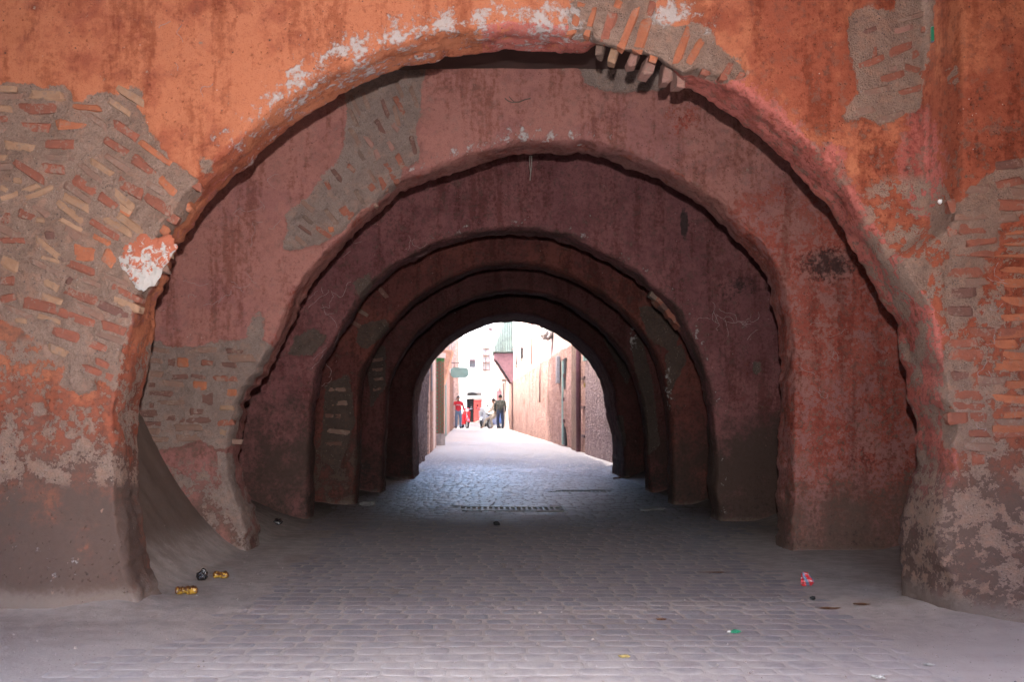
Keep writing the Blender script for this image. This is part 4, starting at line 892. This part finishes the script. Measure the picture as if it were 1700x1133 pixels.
# pale cloth bundle high on the right wall
bm = bmesh.new(); bmesh.ops.create_icosphere(bm, subdivisions=4, radius=1)
for v in bm.verts:
    k = 1+.22*float(fbm(v.co.x*1.2, v.co.y*1.2, v.co.z*1.2, 1.6, 3, 8)); v.co = Vector((v.co.x*.17*k, v.co.y*.34*k*(1-.3*v.co.y), v.co.z*.17*k*(1-.35*v.co.y)))
me = bpy.data.meshes.new("cloth_bundle"); bm.to_mesh(me); bm.free(); me.polygons.foreach_set("use_smooth", [True]*len(me.polygons)); me.materials.append(plain("grey_cloth", (.40,.37,.35), .9, .4, 9))
o = link(bpy.data.objects.new("cloth_bundle", me)); o.location = (XR(26.5)-.13, 26.5, EYE+(VY-554)*26.5/F); o.rotation_euler = (.1, .2, .1); tag(o, "pale grey tied bundle fixed high on the right alley wall", "bundle")

# green tiled canopy with maroon boards
cd = 45.5; cx1 = XR(cd); cz = EYE+(VY-587)*cd/F
ca = empty("tiled_canopy", (cx1, cd, cz)); tag(ca, "projecting canopy of green roof tiles on a maroon boarded bracket", "canopy")
wd = .88
MB().prism([(-wd, 0), (0, 0), (0, -1.35), (-.16, -1.30), (-.82, -.30), (-wd, -.25)], -.03, .03, 'y').build("side_board", M_maroon, ca)
MB().box((-wd, .03, -.12), (-wd+.06, 2.4, .02)).build("fascia", M_maroon, ca)
o = MB().prism([(-wd, 0), (0, 0), (0, -1.35), (-.16, -1.30), (-.82, -.30), (-wd, -.25)], 2.37, 2.43, 'y').build("side_board", M_maroon, ca)
M_gtile = plain("green_glazed_tile", (.22,.29,.255), .35, .35, 6, 0, .5)
rf = MB().prism([(-wd-.06, .05), (.02, .05), (.02, 1.75), (-.35, 1.75)], -.08, 2.5, 'y').build("roof", plain("green_roof_bed", (.2,.25,.225), .8), ca)
tile = None
for side in range(2):
    for k in range(9):
        for q in range(6):
            f = q/6; x0 = -wd-.06+f*(wd-.29); z0 = .05+f*1.7
            if side == 0:
                x = -wd+.02+k*.105; zt = .07+q*.29; lim = -wd-.06+(zt-.05)/1.7*(wd-.29)
                if x < lim+.05: continue
                M = ((x, -.10, zt), (.028, .028, .29))
            else:
                M = ((x0+.04, -.02+k*.3, z0+.1), (.05, .06, .29))
            if tile is None:
                tile = MB().tube([(0,0,0),(0,0,1)], [1.0, .85], 8).build("roof_tile", M_gtile, rf); o = tile
            else: o = link(tile.copy(), rf)
            o.location = M[0]; o.scale = M[1]
            if side == 1: o.rotation_euler = (0, math.atan2(wd-.29, 1.7), 0)
MB().tube([(-.06, -.05, -1.35), (-.06, -.05, -cz+.02)], .03, 8).build("post", M_stud, ca)
MB().tube([(-.80, -.03, -.33), (-.5, -.03, -.78), (-.18, -.03, -1.28)], .03, 6).build("brace", M_void, ca)

# far right house
fr_ = empty("alley_house", (2.5, 66, 0)); tag(fr_, "pale pink house beyond the green canopy on the right", "house", "houses along the sunny alley")
child(MB().prism([(1.32, 53), (6, 53), (6, 88), (1.0, 88)], 0, 7.2, 'z').build("wall", M_creamw), fr_)
for (d, z0, z1, w_) in ((58, .05, 2.4, .8), (66, .05, 2.3, .8), (58, 3.3, 4.3, .6), (67, 3.4, 4.4, .6), (76, 3.4, 4.4, .6)):
    xx = 1.32-.0091*(d-53)
    child(MB().box((xx-.03, d-w_, z0), (xx+.1, d+w_, z1)).build("door" if z0 < 1 else "window", M_wood if z0 < 1 else M_metalgrey), fr_)
    child(MB().box((xx-.07, d-w_-.15, z1), (xx+.1, d+w_+.15, z1+.14)).build("lintel", M_pink), fr_)
child(MB().box((1.10, 53.0, 2.6), (1.35, 56, 2.8)).build("ledge", M_pink), fr_)
for k in range(3): child(MB().box((.72, 60+k*3, 3.9+k*.5), (1.25, 60.06+k*3, 3.96+k*.5)).build("rail", M_metalgrey), fr_)
sgn = empty("pole_sign", (1.0, 56, 1.3)); tag(sgn, "small pink sign panel fixed to the far right house", "sign")
MB().box((-.16, -.02, -.1), (.1, .02, .75)).build("panel", plain("pink_sign", (.70,.30,.30), .6), sgn); MB().box((.1, -.02, 0), (.4, .02, .05)).build("bracket", M_stud, sgn)

# left side
lw = empty("alley_house", (-3, 16, 0)); tag(lw, "rough grey rendered house at the left just past the exit", "house", "houses along the sunny alley")
ys = np.linspace(12.45, 18.5, 80); zs = np.linspace(-.05, 7, 80); Yg, Zg = np.meshgrid(ys, zs, indexing='ij')
Xg = np.interp(Yg, [12.4, 18.5], [-.86, -1.0])+fbm(Yg, Zg, 0*Yg, 1.5, 4, 75)*.04
child(grid_obj("wall", np.stack([Xg, Yg, Zg], -1), M_greywall, flip=True), lw)
child(MB().prism([(-1.02, 12.46), (-6, 12.46), (-6, 18.5), (-1.12, 18.5)], 0, 6.95, 'z').build("house_body", M_pink), lw)
ld = empty("alley_house", (-3, 21, 0)); tag(ld, "pink shopfront house with narrow pilasters, between grey house and tiled column", "house", "houses along the sunny alley")
child(MB().prism([(-1.10, 18.5), (-6, 18.5), (-6, 26), (-1.14, 26)], 0, 7.2, 'z').build("wall", M_pink), ld)
for k, (d, w_, mt) in enumerate(((18.8, .22, M_pink), (19.7, .35, M_wood), (20.6, .18, M_pink), (21.4, .3, M_creamw), (22.2, .25, M_pink))):
    child(MB().box((-1.12, d-w_, 0), (-1.02-.01*k+.03, d+w_, 3.0)).build("pilaster" if mt is not M_wood else "door", mt), ld)
child(MB().box((-1.1, 19.5, 1.2), (-.97, 19.62, 1.9)).build("meter_box", M_metalgrey, bevel=.01), ld)
# tiled column
t = NT("mosaic_tile"); sc_ = t.scalevec(t.pos, (1, 1, 1)); sp = t.n("ShaderNodeSeparateXYZ"); t.set(sp.inputs[0], t.pos)
uu = t.math('FRACT', t.mul(t.add(sp.outputs[0], sp.outputs[1]), 12)); vv = t.math('FRACT', t.add(t.mul(sp.outputs[2], 12), t.mul(t.math('FLOOR', t.mul(t.add(sp.outputs[0], sp.outputs[1]), 12)), .5)))
du = t.add(uu, -.5); dv = t.add(vv, -.5); rr = t.math('SQRT', t.add(t.mul(du, du), t.mul(dv, dv)))
c = t.mix(t.ramp(rr, .30, .22), (.17, .075, .048), (.045, .20, .10)); c = t.mix(t.ramp(t.noise(30), .5, .7, 0, .5), c, (.06, .035, .025))
M_mos = t.done(c, .4, None, 0, .5)
tcx, tcd = -1.05, 24.0
col = empty("tiled_column", (tcx, tcd, 0)); tag(col, "engaged column clad in green and brown mosaic tiles on the left", "column")
def octo(rad, z0, z1, name, mat): return MB().prism([(rad*math.cos(math.radians(22.5+45*k)), rad*math.sin(math.radians(22.5+45*k))) for k in range(8)], z0, z1, 'z').build(name, mat, col)
octo(.15, .28, 2.02, "shaft", M_mos); octo(.175, 0, .28, "base", plain("grey_plinth", (.38,.33,.30), .9, .3, 10)); octo(.16, 2.02, 2.10, "tile_band", plain("green_band", (.04,.20,.06), .4)); octo(.19, 2.10, 2.22, "capital", M_creamw)
# peach wedge corbel, door house
lh = empty("alley_house", (-3, 38, 0)); tag(lh, "pink house with brown wooden door behind the tiled column", "house", "houses along the sunny alley")
child(MB().prism([(-1.10, 26), (-6, 26), (-6, 51), (-1.50, 51)], 0, 5.6, 'z').build("wall", M_pink), lh)
child(MB().prism([(-.82, 2.55), (-1.2, 2.55), (-1.2, 1.6), (-1.06, 1.6)], 28, 29, 'y').build("corbel", plain("peach_render", (.72,.42,.28), .9)), lh)
for d, w_, z1, mt in ((33, .6, 2.3, M_teal), (44, 2.2, 2.5, M_wood), (49.3, 1.6, 2.6, M_wood)):
    xx = -1.10-.016*(d-26)
    o = child(MB().box((xx-.1, d-w_, .02), (xx+.035, d+w_, z1)).build("door", mt), lh); child(MB().box((xx-.1, d-w_-.1, z1), (xx+.08, d+w_+.1, z1+.15)).build("lintel", M_creamw), lh)
for d in (36, 40, 47):
    xx = -1.10-.016*(d-26); child(MB().box((xx-.1, d-.4, 3.2), (xx+.03, d+.4, 4.2)).build("window", M_metalgrey), lh)
child(MB().box((-1.5, 26.2, 3.5), (-.9, 29, 3.62)).build("eave", plain("terracotta", (.45,.2,.12), .8)), lh)
# hanging sign
hs = empty("hanging_sign", (at(763, 619, 32).x, 32, at(763, 619, 32).z)); tag(hs, "blank pale green cut-corner sign hanging over the alley", "sign")
w_, h_, c_ = .285, .165, .07
MB().prism([(-w_+c_, -h_), (w_-c_, -h_), (w_, -h_+c_), (w_, h_-c_), (w_-c_, h_), (-w_+c_, h_), (-w_, h_-c_), (-w_, -h_+c_)], -.02, .02, 'y').build("panel", plain("sage_sign", (.20,.33,.28), .6, .12, 6), hs)
MB().tube([(-.55, 0, .31), (.55, 0, .31)], .012, 6).build("bracket", M_stud, hs)
MB().tube([(-.18, 0, .16), (-.18, 0, .31)], .008, 6).build("hanger", M_stud, hs); o = MB().tube([(.18, 0, .16), (.18, 0, .31)], .008, 6).build("hanger", M_stud, hs)
# far left house
fl_ = empty("alley_house", (-4, 70, 0)); tag(fl_, "tall pale pink house far back on the left", "house", "houses along the sunny alley")
child(MB().prism([(-1.56, 52.5), (-7, 52.5), (-7, 88), (-2.0, 88)], 0, 8.5, 'z').build("wall", M_creamw), fl_)
for k, d in enumerate((54, 58, 63, 69)):
    xx = -1.56-.0124*(d-52.5); child(MB().box((xx-.1, d-.35, 0), (xx+.16, d+.35, 8.2)).build("pilaster", M_pink), fl_)
for d in (60.5, 72): xx = -1.56-.0124*(d-52.5); child(MB().box((xx-.1, d-.6, .02), (xx+.04, d+.6, 2.3)).build("door", M_wood), fl_)
# end house
D = 90.0; E = lambda x, y: at(x, y, D)
eh = empty("white_house", (0, D, 0)); tag(eh, "white house closing the alley with red and black doorway", "house")
child(MB().box((-4.5, D, 0), (4.5, D+6, 12)).build("wall", M_whitew), eh)
def epan(name, x0, y0, x1, y1, out, mat, par=eh, inn=.05):
    a, b2 = E(x0, y0), E(x1, y1); return child(MB().box((a.x, D-out, max(b2.z, .02)), (b2.x, D+inn, a.z)).build(name, mat), par)
epan("door_opening", 775, 663, 787, 701.5, .03, M_void); dl = epan("door_leaf", 786.6, 664.5, 799.5, 701.5, .09, M_reddoor)
epan("door_frame", 773.5, 662, 775, 701.5, .14, M_whitew); epan("lintel", 773, 657.5, 801, 662, .16, M_creamw)
a = E(775, 657); fan = MB().prism([(.48*math.cos(math.radians(k*15)), .31*math.sin(math.radians(k*15))) for k in range(13)], -.03, .05, 'y').build("fanlight", M_void)
fan.location = (a.x+.48, D, a.z); child(fan, eh)
epan("fanlight_panel", 775, 652, 799.5, 657.4, .012, plain("faded_panel", (.11, .10, .095), .7))
M_dusk = plain("dusky_pane", (.055, .055, .06), .5, .2, 6)
epan("window", 779, 597, 789, 611, .03, M_dusk); epan("window_head", 779, 597, 789, 600, .05, M_stud); epan("sill", 778, 611, 790, 612.5, .15, M_whitew)
for y_ in (578, 590, 602, 614): epan("grille_bar", 801, y_, 813, y_+1.2, .25, M_wood)
for x_ in (801, 806, 812): epan("grille_bar", x_, 576, x_+1, 616, .25, M_wood)
epan("awning_bracket", 811, 545, 817, 549, .6, M_stud); epan("awning_bracket", 821, 548, 826, 552, .8, M_stud)
st = MB().prism([(-.75, 0), (1.3, 0), (1.3, .55), (.9, .55), (-.2, .2)], D-2.2, D-.02, 'y').build("entrance_ramp", M_creamw); child(st, eh)
# boundary of roofs to keep the lane closed
# ------------------------------------------------------------------ mopeds
def moped(x, d, rz, body, label, sc=1.0):
    e = empty("moped", (x, d, -.004), rz); e.scale = (sc,)*3
    tag(e, label, "moped", "mopeds parked in the alley")
    rub = plain("tyre_rubber", (.02,.02,.02), .7)
    for yy in (-.58, .58):
        w = MB().disc((0, yy, .26), .26, .09, 'x', 22, .19).build("wheel", rub, e); MB().disc((0, yy, .26), .185, .05, 'x', 16, .13).build("rim", M_metalgrey, w); MB().disc((0, yy, .26), .05, .1, 'x', 10).build("hub", M_metalgrey, w)
    MB().prism([(.72,.46),(.80,.60),(.35,.74),(-.02,.64),(-.12,.40),(-.34,.32),(-.30,.22),(.30,.20)], -.13, .13, 'x').build("body", body, e, bevel=.03)
    MB().prism([(-.38,.26),(-.30,.28),(-.36,.88),(-.46,.92)], -.19, .19, 'x').build("front_shield", body, e, bevel=.015)
    MB().prism([(-.86,.40),(-.62,.56),(-.34,.50),(-.36,.44),(-.60,.48),(-.82,.34)], -.07, .07, 'x').build("front_mudguard", body, e, bevel=.01)
    MB().prism([(.70,.68),(.66,.76),(.10,.78),(-.02,.70),(.35,.72)], -.12, .12, 'x').build("seat", M_dark, e, bevel=.02)
    MB().tube([(0, -.60, .28), (0, -.46, .70), (0, -.36, 1.0)], .03, 8).build("fork", M_metalgrey, e)
    hb_ = MB().tube([(-.34, -.22, 1.04), (-.14, -.36, 1.0), (.14, -.36, 1.0), (.34, -.22, 1.04)], .022, 8).build("handlebar", M_metalgrey, e)
    for s in (-1, 1): MB().tube([(s*.34, -.22, 1.04), (s*.42, -.17, 1.05)], .028, 8).build("grip", M_dark, hb_)
    MB().disc((0, -.50, .96), .085, .10, 'y', 16).build("headlight", plain("lamp_glass", (.7,.7,.66), .2), e); MB().box((-.12, -.48, .93), (.12, -.34, 1.08)).build("headlight_cowl", body, e, bevel=.025)
    for s in (-1, 1): m_ = MB().tube([(s*.24, -.28, 1.04), (s*.30, -.30, 1.18)], .012, 6).build("mirror", M_metalgrey, e); MB().disc((s*.30, -.31, 1.21), .055, .03, 'y', 12).build("mirror_glass", M_dark, m_)
    MB().tube([(.1, .2, .2), (.2, .3, .02)], .015, 6).build("stand", M_metalgrey, e)
    return e
px_at = lambda px, d: (px-VX)*d/F
moped(px_at(771.5, 52.6), 52.9, .25, plain("red_paint", (.60,.02,.03), .3, .15, 9, 0, .6), "red moped parked behind the man in the red sweatshirt")
moped(px_at(803, 60), 60, -.2, plain("white_paint", (.72,.72,.70), .3, .1, 9, 0, .6), "white moped parked before the red door", 1.05)
moped(px_at(822, 51.8), 51.8, math.pi-.5, plain("blue_paint", (.06,.10,.24), .3, .4, 12, 0, .6), "blue moped beside the man in the camouflage jacket")

# ------------------------------------------------------------------ people
M_skin = plain("skin", (.36,.20,.13), .6, .15, 30); M_hair = plain("black_hair", (.012,.010,.010), .7)
M_jean = plain("blue_jeans", (.17,.23,.31), .85, .3, 30); M_djean = plain("dark_jeans", (.045,.06,.10), .85, .5, 8); M_redsw = plain("red_sweatshirt", (.62,.03,.04), .85, .2, 14)
M_beige = plain("beige_cloth", (.46,.38,.28), .9, .2, 12); M_shoe = plain("dark_shoe", (.03,.025,.025), .6); M_sandal = plain("brown_sandal", (.16,.08,.05), .7)
t = NT("camouflage"); a1 = t.noise(11, 3, .5); a2 = t.noise(14, 3, .5, seed=4)
c = t.mix(t.ramp(a1, .48, .52), (.055,.06,.05), (.022,.027,.021)); c = t.mix(t.ramp(a2, .54, .57), c, (.12,.115,.10)); c = t.mix(t.ramp(t.noise(19, 3, .5, seed=9), .62, .64), c, (.02,.02,.02)); M_camo = t.done(c, .9)
def person(x, d, rz, J, mats, label, hair=True, face=True, H=1.0):
    """J: joint name -> (pos, radius); mats: dict top/bottom/foot material"""
    root = empty("person", (x, d, -.004), rz); root.scale = (H,)*3; tag(root, label, "person")
    names = list(J); vs_ = [J[n][0] for n in names]
    edges = []; kinds = []
    def ed(a, b): edges.append((names.index(a), names.index(b)))
    ed('pelvis','belly'); ed('belly','chest'); ed('chest','neck'); ed('neck','chin'); ed('chin','head'); ed('head','crown')
    for s in 'LR':
        ed('chest', 'sho'+s); ed('sho'+s, 'elb'+s); ed('elb'+s, 'wri'+s); ed('wri'+s, 'palm'+s)
        ed('pelvis', 'hip'+s); ed('hip'+s, 'knee'+s); ed('knee'+s, 'ank'+s); ed('ank'+s, 'toe'+s)
        for f in range(5): ed('palm'+s, f'fin{f}'+s)
    me = bpy.data.meshes.new("tmp"); me.from_pydata(vs_, edges, []); o = bpy.data.objects.new("tmp", me); scene.collection.objects.link(o)
    m = o.modifiers.new("s", 'SKIN'); m.use_smooth_shade = True
    for i, n in enumerate(names):
        rr_ = J[n][1]; me.skin_vertices[0].data[i].radius = rr_ if isinstance(rr_, tuple) else (rr_, rr_)
    me.skin_vertices[0].data[0].use_root = True
    sb = o.modifiers.new("u", 'SUBSURF'); sb.levels = 2; sb.render_levels = 2
    dg = bpy.context.evaluated_depsgraph_get(); dg.update(); nm = bpy.data.meshes.new_from_object(o.evaluated_get(dg)); bpy.data.objects.remove(o)
    nm.materials.clear()
    for k in ('skin', 'top', 'bottom', 'foot'): nm.materials.append(mats.get(k, M_skin))
    segs = []
    for a, b2 in edges:
        na, nb = names[a], names[b2]
        if na in ('pelvis',) and nb.startswith('hip') or na.startswith('hip') or na.startswith('knee'): mi = 2
        elif na.startswith('ank'): mi = 3
        elif na.startswith(('palm', 'wri')) or na in ('neck', 'chin', 'head'): mi = 0
        else: mi = 1
        segs.append((Vector(vs_[a]), Vector(vs_[b2]), mi))
    waist = mats.get('waist', .90)
    for p in nm.polygons:
        best, bi = 9, 0
        for a, b2, mi in segs:
            e_ = b2-a; tt_ = max(0, min(1, (p.center-a).dot(e_)/max(e_.length_squared, 1e-9))); dd = (p.center-a-e_*tt_).length
            if dd < best: best, bi = dd, mi
        if bi == 1 and p.center.z < waist and mats.get('shirt_len') is None and abs(p.center.x) < .2: bi = 2 if p.center.z < waist-.04 else 1
        p.material_index = bi; p.use_smooth = True
    body = link(bpy.data.objects.new("body", nm), root)
    hd, cr = Vector(J['head'][0]), Vector(J['crown'][0])
    if hair:
        bm = bmesh.new(); bmesh.ops.create_icosphere(bm, subdivisions=3, radius=1.0); f = mats.get('face', Vector((0, -1, 0)))
        for v in bm.verts:
            n = v.co.copy(); q = n.dot(f); k = 1.0
            v.co = Vector((n.x*.088, n.y*.102, max(n.z, -.35+.75*max(q, 0))*.112))
        me = bpy.data.meshes.new("hair"); bm.to_mesh(me); bm.free(); me.materials.append(M_hair); me.polygons.foreach_set("use_smooth", [True]*len(me.polygons))
        h = link(bpy.data.objects.new("hair", me), root); h.location = hd+(cr-hd)*.42-f*.014
    if face:
        f = mats.get('face', Vector((0, -1, 0))); sd_ = Vector((-f.y, f.x, 0))
        for s in (-1, 1):
            e_ = MB().disc((0,0,0), .014, .012, 'y', 10).build("eye", M_hair, root); e_.location = hd+f*.083+sd_*.034*s+Vector((0,0,.0)); e_.rotation_euler = (0, 0, math.atan2(f.x, -f.y))
            er = MB().disc((0,0,0), .03, .018, 'x', 10).build("ear", M_skin, root); er.location = hd+sd_*.083*s-Vector((0,0,.01)); er.rotation_euler = (0, 0, math.atan2(f.x, -f.y))
        ns_ = MB().prism([(-.002,-.03),(-.028,-.03),(-.004,.025)], -.012, .012, 'x').build("nose", M_skin, root); ns_.location = hd+f*.078-Vector((0,0,.012)); ns_.rotation_euler = (0, 0, math.atan2(f.x, -f.y))
        mo = MB().box((-.024, -.004, -.005), (.024, .004, .005)).build("mouth", plain("lips", (.26,.09,.07), .6), root); mo.location = hd+f*.080-Vector((0,0,.058)); mo.rotation_euler = (0, 0, math.atan2(f.x, -f.y))
    return root
def hand(J, s, palm, dirv, side):
    dirv = Vector(dirv).normalized(); side = Vector(side).normalized(); J['palm'+s] = (tuple(palm), .026)
    for f, (o_, l_) in enumerate(((-.022, .075), (-.008, .085), (.007, .08), (.021, .065))):
        J[f'fin{f}'+s] = (tuple(Vector(palm)+dirv*l_+side*o_), .008)
    J['fin4'+s] = (tuple(Vector(palm)+dirv*.02-side*.055), .009)
def base_pose():
    J = {'pelvis': ((0,0,.90), (.15,.115)), 'belly': ((0,0,1.06), (.15,.11)), 'chest': ((0,0,1.26), (.165,.115)), 'neck': ((0,.0,1.41), .055), 'chin': ((0,-.01,1.47), .062), 'head': ((0,-.015,1.545), (.080,.092)), 'crown': ((0,-.005,1.625), .062)}
    for s, k in (('L', 1), ('R', -1)):
        J['sho'+s] = ((k*.185,0,1.345), .066); J['elb'+s] = ((k*.235,.01,1.09), .052); J['wri'+s] = ((k*.235,-.05,.86), .036); hand(J, s, (k*.232,-.06,.79), (0,-.05,-1), (0,1,0))
        J['hip'+s] = ((k*.09,0,.84), .098); J['knee'+s] = ((k*.105,-.015,.47), .072); J['ank'+s] = ((k*.11,.01,.10), .058); J['toe'+s] = ((k*.125,-.16,.045), .042)
    return J
J = base_pose()     # man in red, phone at his ear with his right hand (image left)
J['elbR'] = ((-.30,-.10,1.16), .05); J['wriR'] = ((-.15,-.13,1.37), .036); hand(J, 'R', (-.11,-.10,1.44), (.1,.1,1), (0,1,0))
J['elbL'] = ((.26,.02,1.10), .05); J['wriL'] = ((.30,-.06,.88), .036); hand(J, 'L', (.30,-.08,.81), (0,-.1,-1), (0,1,0))
pm = person(px_at(761, 50.6), 50.6, .05, J, {'top': M_redsw, 'bottom': M_jean, 'foot': M_shoe, 'waist': .92}, "man in red sweatshirt and jeans standing with hand at ear", H=1.0)
cp = MB()
for k, (x0, x1) in enumerate(((-.11,-.075),(-.065,-.03),(-.02,.0),(.01,.045),(.055,.085),(.092,.115))): cp.box((x0, -.150, 1.19+.004*(k%2)), (x1, -.115, 1.245))
cp.build("chest_print", M_white, pm)
cp = MB().box((.21, -.075, 1.14), (.30, .06, 1.165)).build("sleeve_stripe", M_white, pm); MB().box((-.105, -.13, 1.47), (-.085, -.07, 1.59)).build("phone", M_dark, pm)
J = base_pose()     # man in camouflage, back to the camera
for s, k in (('L', 1), ('R', -1)): J['sho'+s] = ((k*.20,0,1.345), .075); J['chest'] = ((0,0,1.26), (.185,.13)); J['belly'] = ((0,0,1.06), (.175,.125)); J['elb'+s] = ((k*.27,.0,1.09), .06); J['knee'+s] = ((k*.12,-.015,.47), .078)
person(px_at(830.5, 49.8), 49.8, math.pi-.08, J, {'top': M_camo, 'bottom': M_djean, 'foot': M_shoe, 'waist': .86}, "man in camouflage jacket and dark jeans seen from behind", H=1.03)
J = base_pose()     # man in beige leaning back on the moped, turned left
J['pelvis'] = ((0,.22,.76), (.145,.12)); J['belly'] = ((0,.20,.92), (.14,.11)); J['chest'] = ((0,.13,1.12), (.155,.115)); J['neck'] = ((0,.09,1.27), .055); J['chin'] = ((0,.06,1.33), .062); J['head'] = ((0,.05,1.405), (.080,.092)); J['crown'] = ((0,.06,1.485), .062)
for s, k in (('L', 1), ('R', -1)):
    J['sho'+s] = ((k*.18,.13,1.2), .064); J['elb'+s] = ((k*.22,.0,.98), .05); J['wri'+s] = ((k*.13,-.16,.86), .036); hand(J, s, (k*.10,-.22,.84), (0,-1,-.2), (1,0,0))
    J['hip'+s] = ((k*.09,.18,.74), .095); J['knee'+s] = ((k*.12,-.20+.10*k,.48), .07); J['ank'+s] = ((k*.13,-.22+.22*k,.09), .05); J['toe'+s] = ((k*.14,-.38+.22*k,.05), .04)
person(px_at(817.0, 50.2), 50.2, -math.pi/2+.25, J, {'top': M_beige, 'bottom': M_beige, 'foot': M_sandal, 'waist': .78}, "man in beige clothes and sandals leaning on the moped, facing left")
